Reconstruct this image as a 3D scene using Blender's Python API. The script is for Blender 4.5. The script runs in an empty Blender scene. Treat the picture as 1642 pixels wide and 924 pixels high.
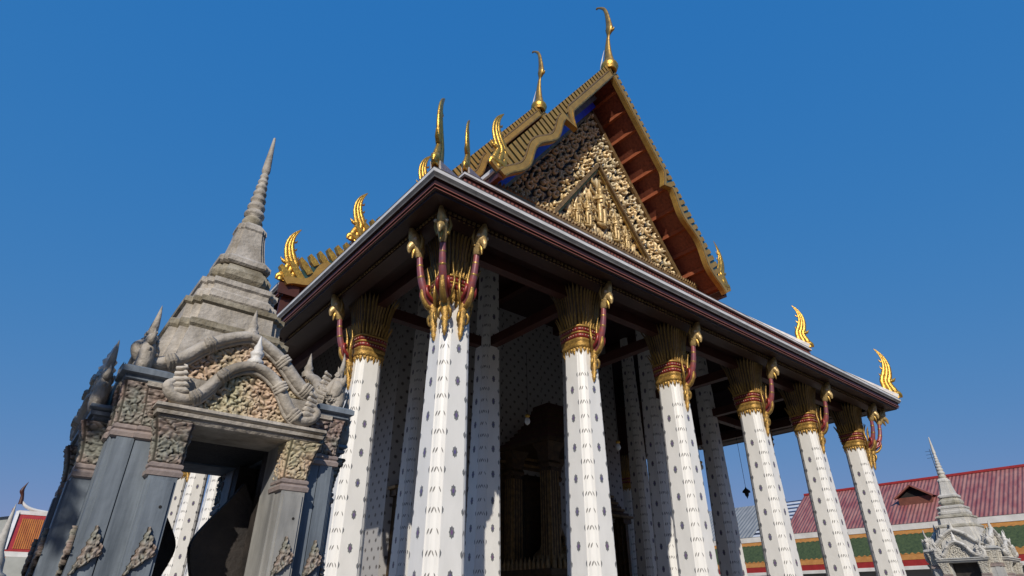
import bpy, math, random
import numpy as np
from mathutils import Vector, Matrix
S = bpy.context.scene
COL = S.collection
rnd = random.Random(7)
PI = math.pi

# ------------------------------------------------------------------ camera
cam_d = bpy.data.cameras.new('camera'); cam = bpy.data.objects.new('camera', cam_d); COL.objects.link(cam)
YAW, PITCH, ROLL = 0.6869, 0.504, 0.001
fw = Vector((math.sin(YAW)*math.cos(PITCH), math.cos(YAW)*math.cos(PITCH), math.sin(PITCH)))
rt = Vector((math.cos(YAW), -math.sin(YAW), 0)); up = rt.cross(fw)
r2 = rt*math.cos(ROLL)+up*math.sin(ROLL); u2 = up*math.cos(ROLL)-rt*math.sin(ROLL)
mw = Matrix((r2, u2, -fw)).transposed().to_4x4(); mw.translation = Vector((-8.3508, -13.019, 0.0))
cam.matrix_world = mw
cam_d.sensor_width = 36; cam_d.lens = 930.9/1642*36
cam_d.clip_start = 0.05; cam_d.clip_end = 3000
S.camera = cam

# ------------------------------------------------------------------ light
SUN_AZ = Vector((-0.665, -0.747, 0)).normalized(); EL = math.radians(32)
w = bpy.data.worlds.new('World'); S.world = w; w.use_nodes = True
nt = w.node_tree; bg = nt.nodes['Background']
sky = nt.nodes.new('ShaderNodeTexSky'); sky.sky_type = 'NISHITA'; sky.sun_disc = False
sky.sun_elevation = EL; sky.sun_rotation = math.atan2(SUN_AZ.x, SUN_AZ.y)
sky.air_density = 1.0; sky.dust_density = 0.3; sky.ozone_density = 4.0; sky.altitude = 0
# the sky's own colour with its contrast compressed channel by channel, as the phone rendered it
SK = 0.13
sp = nt.nodes.new('ShaderNodeSeparateColor'); cb = nt.nodes.new('ShaderNodeCombineColor')
nt.links.new(sky.outputs[0], sp.inputs[0])
for ch, (kk, ex) in enumerate(((.39, 1.03), (.300, .29), (.505, .06))):
    a_ = nt.nodes.new('ShaderNodeMath'); a_.operation = 'POWER'; a_.inputs[1].default_value = ex
    b_ = nt.nodes.new('ShaderNodeMath'); b_.operation = 'MULTIPLY'; b_.inputs[1].default_value = kk*SK**ex/SK
    nt.links.new(sp.outputs[ch], a_.inputs[0]); nt.links.new(a_.outputs[0], b_.inputs[0]); nt.links.new(b_.outputs[0], cb.inputs[ch])
nt.links.new(cb.outputs[0], bg.inputs['Color']); bg.inputs['Strength'].default_value = SK
sd = bpy.data.lights.new('sun', 'SUN'); sun = bpy.data.objects.new('sun', sd); COL.objects.link(sun)
sd.energy = 3.8; sd.angle = math.radians(0.5); sd.color = (1.0, 0.93, 0.82)
sdir = SUN_AZ*math.cos(EL)+Vector((0, 0, math.sin(EL)))
sun.rotation_euler = sdir.to_track_quat('Z', 'Y').to_euler(); sun.location = sdir*60
S.view_settings.view_transform = 'Standard'; S.view_settings.look = 'None'
S.view_settings.exposure = 0.0; S.view_settings.gamma = 1.0

# ------------------------------------------------------------------ materials
def mat(name, col, rough=0.6, metal=0.0, var=0.15, scale=3.0, bump=0.0, bscale=None, col2=None, stretch=(1, 1, 1), attr=None, spec=None):
    m = bpy.data.materials.new(name); m.use_nodes = True
    t = m.node_tree; b = t.nodes['Principled BSDF']
    b.inputs['Roughness'].default_value = rough; b.inputs['Metallic'].default_value = metal
    if spec is not None: b.inputs['Specular IOR Level'].default_value = spec
    tc = t.nodes.new('ShaderNodeTexCoord'); mp = t.nodes.new('ShaderNodeMapping')
    mp.inputs['Scale'].default_value = stretch
    t.links.new(tc.outputs['Object'], mp.inputs['Vector'])
    n = t.nodes.new('ShaderNodeTexNoise'); n.inputs['Scale'].default_value = scale; n.inputs['Detail'].default_value = 5
    n.inputs['Roughness'].default_value = 0.62
    t.links.new(mp.outputs[0], n.inputs['Vector'])
    r = t.nodes.new('ShaderNodeValToRGB'); e = r.color_ramp.elements
    e[0].position = 0.33; e[1].position = 0.68
    lo = col2 if col2 else tuple(c*(1-var) for c in col); hi = col if col2 else tuple(min(1, c*(1+var)) for c in col)
    e[0].color = (*lo, 1); e[1].color = (*hi, 1)
    t.links.new(n.outputs['Fac'], r.inputs['Fac']); t.links.new(r.outputs[0], b.inputs['Base Color'])
    if bump:
        n2 = t.nodes.new('ShaderNodeTexNoise'); n2.inputs['Scale'].default_value = bscale or scale*6; n2.inputs['Detail'].default_value = 4
        t.links.new(tc.outputs['Object'], n2.inputs['Vector'])
        bp = t.nodes.new('ShaderNodeBump'); bp.inputs['Strength'].default_value = bump; bp.inputs['Distance'].default_value = 0.03
        t.links.new(n2.outputs['Fac'], bp.inputs['Height']); t.links.new(bp.outputs[0], b.inputs['Normal'])
    return m

def relief_mat(name, stops, rough, metal, var_scale=1.5, tint=None):
    """colour follows the carved height stored on the mesh (gilding over a dark ground; on marble, shade painted into the hollows)"""
    m = bpy.data.materials.new(name); m.use_nodes = True
    t = m.node_tree; b = t.nodes['Principled BSDF']
    b.inputs['Roughness'].default_value = rough; b.inputs['Metallic'].default_value = metal
    a = t.nodes.new('ShaderNodeAttribute'); a.attribute_name = 'relief'
    r = t.nodes.new('ShaderNodeValToRGB'); cr = r.color_ramp
    while len(cr.elements) < len(stops): cr.elements.new(0.5)
    for e, (p, c) in zip(cr.elements, stops): e.position = p; e.color = (*c, 1)
    t.links.new(a.outputs['Fac'], r.inputs['Fac'])
    out = r.outputs[0]
    if tint:
        tc = t.nodes.new('ShaderNodeTexCoord'); n = t.nodes.new('ShaderNodeTexNoise'); n.inputs['Scale'].default_value = var_scale
        n.inputs['Detail'].default_value = 3
        t.links.new(tc.outputs['Object'], n.inputs['Vector'])
        r2_ = t.nodes.new('ShaderNodeValToRGB'); r2_.color_ramp.elements[0].position = .38; r2_.color_ramp.elements[1].position = .62
        r2_.color_ramp.elements[0].color = (*tint[0], 1); r2_.color_ramp.elements[1].color = (*tint[1], 1)
        t.links.new(n.outputs['Fac'], r2_.inputs['Fac'])
        mx = t.nodes.new('ShaderNodeMix'); mx.data_type = 'RGBA'; mx.blend_type = 'MULTIPLY'; mx.inputs['Factor'].default_value = 1
        t.links.new(out, mx.inputs['A']); t.links.new(r2_.outputs[0], mx.inputs['B']); out = mx.outputs['Result']
    t.links.new(out, b.inputs['Base Color'])
    return m

M = {}
M['plaster'] = mat('white plaster', (0.80, 0.782, 0.745), 0.42, var=0.05, scale=2.2, stretch=(1, 1, .35), bump=.08, bscale=20)
M['motif'] = mat('porcelain motif', (0.23, 0.235, 0.235), 0.35, col2=(0.115, 0.12, 0.135), scale=9)
M['motif_core'] = mat('porcelain core', (0.22, 0.10, 0.22), 0.3, col2=(0.09, 0.10, 0.26), scale=3)
M['motif_leaf'] = mat('porcelain leaf', (0.24, 0.23, 0.21), 0.35, col2=(0.13, 0.12, 0.12), scale=9)
M['gold'] = mat('bright gilding', (0.78, 0.48, 0.09), 0.36, 0.8, col2=(.40, .22, .05), scale=6, bump=.6, bscale=26)
M['gold_old'] = mat('worn gilding', (0.50, 0.31, 0.075), 0.42, 0.65, col2=(0.24, 0.15, 0.05), scale=3.5, bump=.35, bscale=22)
M['gold_board'] = mat('gilded board', (0.43, 0.27, 0.065), 0.5, 0.35, col2=(0.30, 0.185, 0.05), scale=1.8, bump=.4, bscale=16)
M['gold_pale'] = mat('pale carved gilding', (0.64, 0.46, 0.20), 0.42, 0.2, col2=(.32, .21, .08), scale=6, bump=.4, bscale=14)
M['gold_dark'] = mat('darkened gilding', (0.33, 0.21, 0.085), 0.5, 0.35, col2=(0.13, 0.085, 0.04), scale=5, bump=.3)
M['head_gold'] = mat('pale worn gilding', (0.70, 0.49, 0.20), 0.36, 0.35, col2=(0.34, 0.23, 0.10), scale=7, bump=.5, bscale=20)
M['petal_gold'] = mat('gilded petal', (0.50, 0.33, 0.11), 0.42, 0.25, col2=(.24, .15, .06), scale=6)
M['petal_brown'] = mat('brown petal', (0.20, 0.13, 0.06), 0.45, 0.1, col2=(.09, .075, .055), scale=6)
M['shrine_gold'] = mat('very dark gilding', (0.11, 0.062, 0.025), 0.5, 0.3, col2=(0.04, 0.026, 0.014), scale=5, bump=.3)  # even, very dark gilding for the shrine and door frames
M['gold_cap'] = mat('capital gilding', (0.60, 0.36, 0.085), 0.44, 0.5, col2=(.26, .15, .045), scale=9, bump=.7, bscale=30)
M['glass_green'] = mat('dark mirror mosaic', (0.035, 0.05, 0.055), 0.3, 0.2, var=.3, scale=8)
M['teal'] = mat('teal mosaic', (0.03, 0.075, 0.07), 0.35, 0.1, var=.3, scale=6)
M['red_mosaic'] = mat('red mosaic', (0.33, 0.035, 0.03), 0.35, 0.1, col2=(0.16, 0.02, 0.02), scale=9)
M['naga_skin'] = mat('red and violet mosaic', (0.34, 0.075, 0.055), 0.4, 0.1, col2=(0.17, 0.075, 0.11), scale=5.5)
M['bead'] = mat('pale beads', (0.62, 0.52, 0.38), 0.35, var=.1)
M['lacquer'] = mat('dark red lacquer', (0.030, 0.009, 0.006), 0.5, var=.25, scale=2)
M['lacquer_mid'] = mat('red brown lacquer', (0.062, 0.018, 0.011), 0.5, var=.2, scale=2)
M['line_pink'] = mat('faded red moulding', (0.25, 0.085, 0.06), 0.55, var=.15, scale=2)
M['soffit'] = mat('red soffit boards', (0.29, 0.085, 0.042), 0.6, col2=(0.15, 0.04, 0.022), scale=6, bump=.3, bscale=14)
M['soffit_beam'] = mat('orange brown purlin', (0.30, 0.085, 0.035), 0.6, var=.2, scale=3)
M['trim'] = mat('white tile edge', (0.74, 0.73, 0.72), 0.5, col2=(0.50, 0.48, 0.46), scale=1.8, stretch=(.8, .8, 3))
M['trim_grey'] = mat('grey tile edge', (0.22, 0.21, 0.20), 0.6, col2=(.14, .13, .125), scale=3)
M['blue'] = mat('blue mosaic board', (0.03, 0.05, 0.55), 0.35, var=.2, scale=5)
M['tile_orange'] = mat('orange glazed tile', (0.42, 0.13, 0.025), 0.35, col2=(0.30, 0.085, 0.02), scale=2)
M['tile_green'] = mat('green glazed tile', (0.075, 0.105, 0.035), 0.6, col2=(0.03, 0.05, 0.016), scale=5, bump=.6, bscale=9)
M['dark'] = mat('black gap', (0.012, 0.010, 0.009), 0.8, var=.2)
M['door'] = mat('black and gold door', (0.06, 0.04, 0.018), 0.45, .2, col2=(.02, .014, .01), scale=9)
M['floor'] = mat('pale stone paving', (0.085, 0.082, 0.076), 0.7, var=.15, scale=.6, bump=.1)
M['platform'] = mat('pale plinth stone', (0.075, 0.07, 0.066), 0.7, var=.12, scale=1.2, bump=.15)
# pavilion marbles
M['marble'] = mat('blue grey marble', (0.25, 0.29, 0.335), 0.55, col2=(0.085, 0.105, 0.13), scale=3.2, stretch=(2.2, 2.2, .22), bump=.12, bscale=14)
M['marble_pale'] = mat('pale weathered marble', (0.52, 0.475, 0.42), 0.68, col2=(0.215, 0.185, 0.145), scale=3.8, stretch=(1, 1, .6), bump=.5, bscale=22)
M['marble_front'] = mat('lit grey marble', (0.42, 0.415, 0.395), 0.58, col2=(0.21, 0.21, 0.205), scale=3.0, stretch=(1.8, 1.8, .4), bump=.1, bscale=12)  # lighter copy of the marble, sunlight put into its colour
M['marble_pink'] = mat('pinkish marble moulding', (0.40, 0.325, 0.29), 0.6, col2=(0.22, 0.18, 0.17), scale=4, bump=.2)
M['marble_stain'] = mat('lichen stained marble', (0.40, 0.36, 0.28), 0.75, col2=(0.11, 0.085, 0.045), scale=4.2, bump=.5, bscale=25)
M['marble_white'] = mat('white marble finial', (0.68, 0.66, 0.63), 0.5, var=.1, scale=6, bump=.2)
M['slate_core_shade'] = mat('dark slate and core shade', (.05, .04, .034), .7, col2=(.02, .017, .016), scale=5, bump=.3)  # slate of the boundary stones; also paints shade into the pavilion core
M['carve'] = relief_mat('carved cream marble', [(0, (.035, .03, .022)), (.22, (.13, .11, .075)), (.5, (.40, .325, .235)), (1, (.60, .51, .40))], .75, 0, 3.2, ((.86, .95, .82), (1.06, .92, .86)))  # shade of the carved hollows put into the colour
M['carve_dark'] = relief_mat('stained and shaded carved marble', [(0, (.02, .017, .014)), (.25, (.075, .065, .052)), (.55, (.20, .175, .15)), (1, (.34, .31, .275))], .75, 0, 5.0, ((.86, .96, .92), (1.12, .88, .86)))  # darker copy; shade of hollows and left side put into the colour
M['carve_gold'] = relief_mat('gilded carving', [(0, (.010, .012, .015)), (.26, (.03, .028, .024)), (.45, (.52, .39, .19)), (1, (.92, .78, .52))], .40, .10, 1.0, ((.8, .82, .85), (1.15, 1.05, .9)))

def wall_mat():
    m = bpy.data.materials.new('white wall with flower dots'); m.use_nodes = True
    t = m.node_tree; b = t.nodes['Principled BSDF']; b.inputs['Roughness'].default_value = .45
    uv = t.nodes.new('ShaderNodeUVMap'); sx = t.nodes.new('ShaderNodeSeparateXYZ'); t.links.new(uv.outputs[0], sx.inputs[0])
    def op(o, a, c=None):
        n = t.nodes.new('ShaderNodeMath'); n.operation = o
        for i, q in enumerate((a, c)):
            if q is None: continue
            if isinstance(q, (int, float)): n.inputs[i].default_value = q
            else: t.links.new(q, n.inputs[i])
        return n.outputs[0]
    U, V = sx.outputs[0], sx.outputs[1]
    def cell(ou, ov):
        fu = op('SUBTRACT', op('FRACT', op('ADD', op('DIVIDE', U, .62), ou)), .5)
        fv = op('SUBTRACT', op('FRACT', op('ADD', op('DIVIDE', V, .74), ov)), .5)
        x, y = op('MULTIPLY', fu, .62), op('MULTIPLY', fv, .74)
        rr = op('SQRT', op('ADD', op('POWER', x, 2), op('POWER', y, 2)))
        th = op('ARCTAN2', y, x)
        lim = op('ADD', .082, op('MULTIPLY', op('COSINE', op('MULTIPLY', th, 8)), .022))
        return op('LESS_THAN', rr, lim)
    f = op('MAXIMUM', cell(0, 0), cell(.5, .5))
    n = t.nodes.new('ShaderNodeTexNoise'); n.inputs['Scale'].default_value = 14; t.links.new(uv.outputs[0], n.inputs['Vector'])
    r = t.nodes.new('ShaderNodeValToRGB'); r.color_ramp.elements[0].color = (.05, .06, .055, 1); r.color_ramp.elements[1].color = (.16, .13, .12, 1)
    t.links.new(n.outputs['Fac'], r.inputs['Fac'])
    mx = t.nodes.new('ShaderNodeMix'); mx.data_type = 'RGBA'; t.links.new(f, mx.inputs['Factor'])
    mx.inputs['A'].default_value = (.42, .41, .40, 1); t.links.new(r.outputs[0], mx.inputs['B'])
    t.links.new(mx.outputs['Result'], b.inputs['Base Color'])
    return m
M['wall'] = wall_mat()

def rib_mat(name, c1, c2, period, axis='X', rough=.55, rowp=None, streak=None):
    """ribbed sheet or tile rows laid out on the UV map in metres"""
    m = bpy.data.materials.new(name); m.use_nodes = True
    t = m.node_tree; b = t.nodes['Principled BSDF']; b.inputs['Roughness'].default_value = rough
    uv = t.nodes.new('ShaderNodeUVMap')
    wv = t.nodes.new('ShaderNodeTexWave'); wv.bands_direction = axis; wv.inputs['Scale'].default_value = 2*PI/period/20
    wv.inputs['Distortion'].default_value = 0
    t.links.new(uv.outputs[0], wv.inputs['Vector'])
    mp = t.nodes.new('ShaderNodeMapping'); mp.inputs['Scale'].default_value = streak or (1.3, .35, 1)
    t.links.new(uv.outputs[0], mp.inputs['Vector'])
    n = t.nodes.new('ShaderNodeTexNoise'); n.inputs['Scale'].default_value = 1.6; n.inputs['Detail'].default_value = 5
    t.links.new(mp.outputs[0], n.inputs['Vector'])
    r = t.nodes.new('ShaderNodeValToRGB'); r.color_ramp.elements[0].position = .36; r.color_ramp.elements[1].position = .66
    r.color_ramp.elements[0].color = (*c2, 1); r.color_ramp.elements[1].color = (*c1, 1)
    t.links.new(n.outputs['Fac'], r.inputs['Fac'])
    t.links.new(r.outputs[0], b.inputs['Base Color'])
    h = wv.outputs['Fac']
    if rowp:
        w2 = t.nodes.new('ShaderNodeTexWave'); w2.wave_profile = 'SAW'; w2.bands_direction = 'Y' if axis == 'X' else 'X'
        w2.inputs['Scale'].default_value = 2*PI/rowp/20
        t.links.new(uv.outputs[0], w2.inputs['Vector'])
        ad = t.nodes.new('ShaderNodeMath'); ad.operation = 'ADD'; t.links.new(h, ad.inputs[0]); t.links.new(w2.outputs['Fac'], ad.inputs[1]); h = ad.outputs[0]
    bp = t.nodes.new('ShaderNodeBump'); bp.inputs['Strength'].default_value = 1; bp.inputs['Distance'].default_value = .06
    t.links.new(h, bp.inputs['Height']); t.links.new(bp.outputs[0], b.inputs['Normal'])
    return m
M['sheet_red'] = rib_mat('red ribbed roof sheet', (.37, .18, .155), (.25, .075, .075), .30, rowp=1.6)
M['sheet_grey'] = rib_mat('grey ribbed roof sheet', (.30, .31, .31), (.22, .23, .235), .42)
M['tile_small'] = rib_mat('small orange tiles', (.50, .17, .03), (.36, .10, .02), .16, rowp=.25)
M['tile_hall'] = rib_mat('hall roof tiles', (.40, .13, .03), (.28, .08, .02), .2, rowp=.3)

# ------------------------------------------------------------------ mesh builder
class MB:
    def __init__(s): s.v = []; s.f = []; s.m = []; s.sm = []; s.mats = []; s.uv = {}; s.att = {}
    def mi(s, k):
        if k not in s.mats: s.mats.append(k)
        return s.mats.index(k)
    def add(s, vs, fs, k, smooth=False, uvs=None):
        o = len(s.v); s.v.extend([tuple(map(float, q)) for q in vs]); i = s.mi(k)
        for j, q in enumerate(fs):
            if uvs is not None: s.uv[len(s.f)] = uvs[j]
            s.f.append(tuple(o+a for a in q)); s.m.append(i); s.sm.append(smooth)
        return o
    def box(s, x0, x1, y0, y1, z0, z1, k):
        s.add([(x0, y0, z0), (x1, y0, z0), (x1, y1, z0), (x0, y1, z0), (x0, y0, z1), (x1, y0, z1), (x1, y1, z1), (x0, y1, z1)],
              [(3, 2, 1, 0), (4, 5, 6, 7), (0, 1, 5, 4), (1, 2, 6, 5), (2, 3, 7, 6), (3, 0, 4, 7)], k)
    def beam(s, a, b, w, h, k, upv=(0, 0, 1)):
        a = Vector(a); b = Vector(b); d = (b-a).normalized(); sd_ = d.cross(Vector(upv)).normalized(); u_ = sd_.cross(d)
        q = [p+sd_*(w/2*sx)+u_*(h/2*sz) for p in (a, b) for sx, sz in ((-1, -1), (1, -1), (1, 1), (-1, 1))]
        s.add(q, [(0, 1, 2, 3), (7, 6, 5, 4), (0, 4, 5, 1), (1, 5, 6, 2), (2, 6, 7, 3), (3, 7, 4, 0)], k)
    def quad(s, a, b, c, d, k, uv=True):
        A, B, C_, D = map(Vector, (a, b, c, d)); L = (B-A).length; e = (B-A).normalized()
        vv = (D-A)-e*((D-A).dot(e)); n = vv.normalized()
        u = [tuple((( P-A).dot(e), (P-A).dot(n))) for P in (A, B, C_, D)]
        s.add([a, b, c, d], [(0, 1, 2, 3)], k, uvs=[u])
    def loft(s, rings, k, smooth=True, cap0=True, cap1=True, closed=True):
        n = len(rings[0]); vs = [p for r in rings for p in r]; fs = []
        for i in range(len(rings)-1):
            for j in range(n if closed else n-1):
                a, b = i*n+j, i*n+(j+1) % n; fs.append((a, b, b+n, a+n))
        s.add(vs, fs, k, smooth)
        if closed and cap0: s.add(rings[0], [tuple(range(n))[::-1]], k)
        if closed and cap1: s.add(rings[-1], [tuple(range(n))], k)
    def lathe(s, prof, k, c=(0, 0), n=20, smooth=True, fn=None):
        rings = []
        for r, z in prof:
            rg = []
            for j in range(n):
                t = 2*PI*j/n; q = fn(t) if fn else 1
                rg.append((c[0]+r*q*math.cos(t), c[1]+r*q*math.sin(t), z))
            rings.append(rg)
        s.loft(rings, k, smooth)
    def tube(s, pts, rad, k, n=8, flat=1.0, ax=None, smooth=True, sub=0):
        """tube along pts; radius list; ax = axis along which the section is scaled by flat"""
        P = [Vector(p) for p in pts]; R = list(rad)
        if sub:
            P2 = []; R2 = []
            for i in range(len(P)-1):
                p0 = P[max(i-1, 0)]; p1 = P[i]; p2 = P[i+1]; p3 = P[min(i+2, len(P)-1)]
                for q in range(sub):
                    t = q/sub; t2 = t*t; t3 = t2*t
                    P2.append(.5*((2*p1)+(p2-p0)*t+(2*p0-5*p1+4*p2-p3)*t2+(3*p1-p0-3*p2+p3)*t3)); R2.append(R[i]*(1-t)+R[i+1]*t)
            P2.append(P[-1]); R2.append(R[-1]); P, R = P2, R2
        rings = []; ref = Vector(ax) if ax else None; prev = None
        for i, p in enumerate(P):
            d = (P[min(i+1, len(P)-1)]-P[max(i-1, 0)]).normalized()
            if ref is not None: a = (ref-d*ref.dot(d)).normalized()
            else:
                if prev is None: prev = Vector((0, 0, 1)) if abs(d.z) < .9 else Vector((1, 0, 0))
                a = (prev-d*prev.dot(d)).normalized(); prev = a
            b = d.cross(a)
            rings.append([p+a*(R[i]*flat*math.cos(2*PI*j/n))+b*(R[i]*math.sin(2*PI*j/n)) for j in range(n)])
        s.loft(rings, k, smooth)
    def prism(s, out, fn, d0, d1, k, smooth=False):
        """2-D outline (counter-clockwise) mapped by fn(u, v, depth)"""
        n = len(out); a = [fn(u, v, d0) for u, v in out]; b = [fn(u, v, d1) for u, v in out]
        s.add(a+b, [tuple(range(n)), tuple(range(n, 2*n))[::-1]]+[(j, n+j, n+(j+1) % n, (j+1) % n)[::-1] for j in range(n)], k, smooth)
    def sweep(s, path, prof, closed=False):
        """prof: list of (outward offset, z, material of the band that follows); path in plan, outward = right-hand side"""
        n = len(path); P = [Vector((a, b)) for a, b in path]
        def off(o):
            res = []
            for i in range(n):
                ds = []
                if closed or i > 0: ds.append((P[i]-P[i-1]).normalized())
                if closed or i < n-1: ds.append((P[(i+1) % n]-P[i]).normalized())
                ns = [Vector((d.y, -d.x)) for d in ds]
                if len(ns) == 2:
                    m_ = (ns[0]+ns[1]); m_ = m_/(m_.dot(ns[0]))
                else: m_ = ns[0]
                res.append(P[i]+m_*o)
            return res
        L = [off(o) for o, z, k in prof]
        for i in range(len(prof)-1):
            za, zb, k = prof[i][1], prof[i+1][1], prof[i][2]
            for j in range(n if closed else n-1):
                a, b = L[i][j], L[i][(j+1) % n]; c, d = L[i+1][(j+1) % n], L[i+1][j]
                s.quad((a.x, a.y, za), (b.x, b.y, za), (c.x, c.y, zb), (d.x, d.y, zb), k)
    def grid(s, X, Y, Z, k, h=None, mask=None):
        """X,Y,Z 2-D arrays"""
        o = len(s.v); r, c = X.shape; s.v.extend(zip(X.ravel().tolist(), Y.ravel().tolist(), Z.ravel().tolist())); i = s.mi(k)
        if h is not None:
            for j, q in enumerate(h.ravel().tolist()): s.att[o+j] = q
        for a in range(r-1):
            for b in range(c-1):
                if mask is not None and not (mask[a, b] and mask[a+1, b] and mask[a, b+1] and mask[a+1, b+1]): continue
                q = o+a*c+b; s.f.append((q, q+1, q+c+1, q+c)); s.m.append(i); s.sm.append(True)
    def mesh(s, name, org=(0, 0, 0)):
        me = bpy.data.meshes.new(name)
        me.from_pydata([(x-org[0], y-org[1], z-org[2]) for x, y, z in s.v], [], s.f)
        for k in s.mats: me.materials.append(M[k])
        me.polygons.foreach_set('material_index', s.m); me.polygons.foreach_set('use_smooth', s.sm)
        if s.uv:
            l = me.uv_layers.new(name='UVMap')
            for p in me.polygons:
                if p.index in s.uv:
                    for li, q in zip(p.loop_indices, s.uv[p.index]): l.data[li].uv = q
        if s.att:
            a = me.attributes.new('relief', 'FLOAT', 'POINT')
            arr = np.zeros(len(s.v), dtype=np.float32)
            for j, q in s.att.items(): arr[j] = q
            a.data.foreach_set('value', arr)
        me.validate(); me.update()
        return me
    def build(s, name, parent=None, org=None):
        """geometry is in world space; the object's own origin sits at the parent's (or at org)"""
        if org is None: org = wloc(parent) if parent else (0, 0, 0)
        o = bpy.data.objects.new(name, s.mesh(name, org)); COL.objects.link(o)
        if parent:
            o.parent = parent; pw = wloc(parent); o.location = Vector(org)-pw
        else: o.location = org
        return o

def wloc(o):
    l = Vector((0, 0, 0))
    while o: l += o.location; o = o.parent
    return l
def inst(name, me, parent, loc=(0, 0, 0), rz=0, sc=None, mirror=False):
    o = bpy.data.objects.new(name, me); COL.objects.link(o); o.parent = parent
    o.location = loc; o.rotation_euler = (0, 0, rz)
    if sc: o.scale = sc
    return o
def thing(name, loc, label, cat, group=None):
    o = bpy.data.objects.new(name, None); COL.objects.link(o); o.location = loc; o.empty_display_size = .2
    o['label'] = label; o['category'] = cat
    if group: o['group'] = group
    return o
def tag(o, label, cat, group=None):
    o['label'] = label; o['category'] = cat
    if group: o['group'] = group
    return o

# ------------------------------------------------------------------ carved relief height fields
def scrolls(U, V, cell, seed, pitch=.26):
    """curling vine scrolls: every vine has a centre, a handedness and a size; value 0..1"""
    g = np.random.RandomState(seed)
    u0, u1, v0, v1 = U.min()-cell, U.max()+cell, V.min()-cell, V.max()+cell
    C = []
    nu, nv = int((u1-u0)/cell)+2, int((v1-v0)/cell)+2
    for i in range(nu):
        for j in range(nv):
            C.append((u0+(i+.5*(j % 2)+g.uniform(-.28, .28))*cell, v0+(j+g.uniform(-.28, .28))*cell*.9))
    C = np.array(C); hand = g.choice([-1, 1], len(C)); ph = g.uniform(0, 6.28, len(C))
    d1 = np.full(U.shape, 1e9); d2 = np.full(U.shape, 1e9); id1 = np.zeros(U.shape, int)
    for i, (a, b) in enumerate(C):
        d = np.hypot(U-a, V-b)
        near = d < d1
        d2 = np.where(near, d1, np.minimum(d2, d)); id1 = np.where(near, i, id1); d1 = np.where(near, d, d1)
    th = np.arctan2(V-C[id1, 1], U-C[id1, 0]); r = d1
    fr = (r/pitch-hand[id1]*th/(2*PI)+ph[id1]) % 1.0
    arm = np.clip(1-np.abs(fr-.5)/.29, 0, 1)**.5
    leaf = .86+.14*np.cos(th*6+r*9)
    edge = np.clip((d2-d1)/(cell*.16), 0, 1)
    return np.clip(arm*leaf*(.35+.65*edge)+.25*(r < pitch*.35), 0, 1)
def worley(U, V, cell, seed):
    g = np.random.RandomState(seed)
    u0, v0 = U.min()-cell, V.min()-cell
    nu, nv = int((U.max()-u0)/cell)+3, int((V.max()-v0)/cell)+3
    C = np.array([(u0+(i+.5*(j % 2)+g.uniform(-.35, .35))*cell, v0+(j+g.uniform(-.35, .35))*cell) for i in range(nu) for j in range(nv)])
    d1 = np.full(U.shape, 1e9); d2 = d1.copy()
    for a, b in C:
        d = np.hypot(U-a, (V-b)); d2 = np.where(d < d1, d1, np.minimum(d2, d)); d1 = np.minimum(d1, d)
    return np.clip((d2-d1)/(cell*.55), 0, 1)**.7

def flakes(U, V, cell, seed):
    """overlapping leafy flakes, every one tilted its own way"""
    g = np.random.RandomState(seed); u0, v0 = U.min()-cell, V.min()-cell
    nu, nv = int((U.max()-u0)/cell)+3, int((V.max()-v0)/cell)+3
    C = np.array([(u0+(i+.5*(j % 2)+g.uniform(-.4, .4))*cell, v0+(j+g.uniform(-.4, .4))*cell) for i in range(nu) for j in range(nv)])
    tl = g.uniform(0, 2*PI, len(C)); hh = g.uniform(.35, .75, len(C)); asp = g.uniform(.42, 1.25, len(C))
    best = np.full(U.shape, 0.0)
    for (a, b_), t, h_, q in zip(C, tl, hh, asp):
        du, dv = U-a, V-b_; m_ = (np.abs(du) < cell*1.3) & (np.abs(dv) < cell*1.3)
        if not m_.any(): continue
        x = (du[m_]*math.cos(t)+dv[m_]*math.sin(t))/cell; y = (-du[m_]*math.sin(t)+dv[m_]*math.cos(t))/cell
        r_ = np.hypot(x*q, y/q)
        val = (h_+.55*x)*(r_ < .78)*(1-.25*np.clip(r_/.78, 0, 1)**4)
        best[m_] = np.maximum(best[m_], val)
    return np.clip(best, 0, 1)

# ================================================================== SETTING: ground
g = MB()
g.quad((-700, -700, -1.6), (800, -700, -1.6), (800, 900, -1.6), (-700, 900, -1.6), 'floor')
go = g.build('ground'); go['kind'] = 'structure'

# ================================================================== TEMPLE HALL
LX = 26.97; XM = LX/2; XS = [0, 5.4265, 10.5754, 16.3946, 21.5435, LX]; DY = 5.4403
ZG = -1.6; ZFL = -0.62
hall = thing('temple_hall', (XM, 20, ZG), 'grand white pillared temple hall with golden gable and tiered roof', 'temple')
YEND = 45.0
b = MB()
for o_, z0, z1 in ((3.9, ZG, -1.25), (3.5, -1.25, -.95), (3.1, -.95, ZFL)):
    b.box(-o_, LX+o_, -o_, YEND+o_, z0, z1, 'platform')
b.build('platform', hall)

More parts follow.
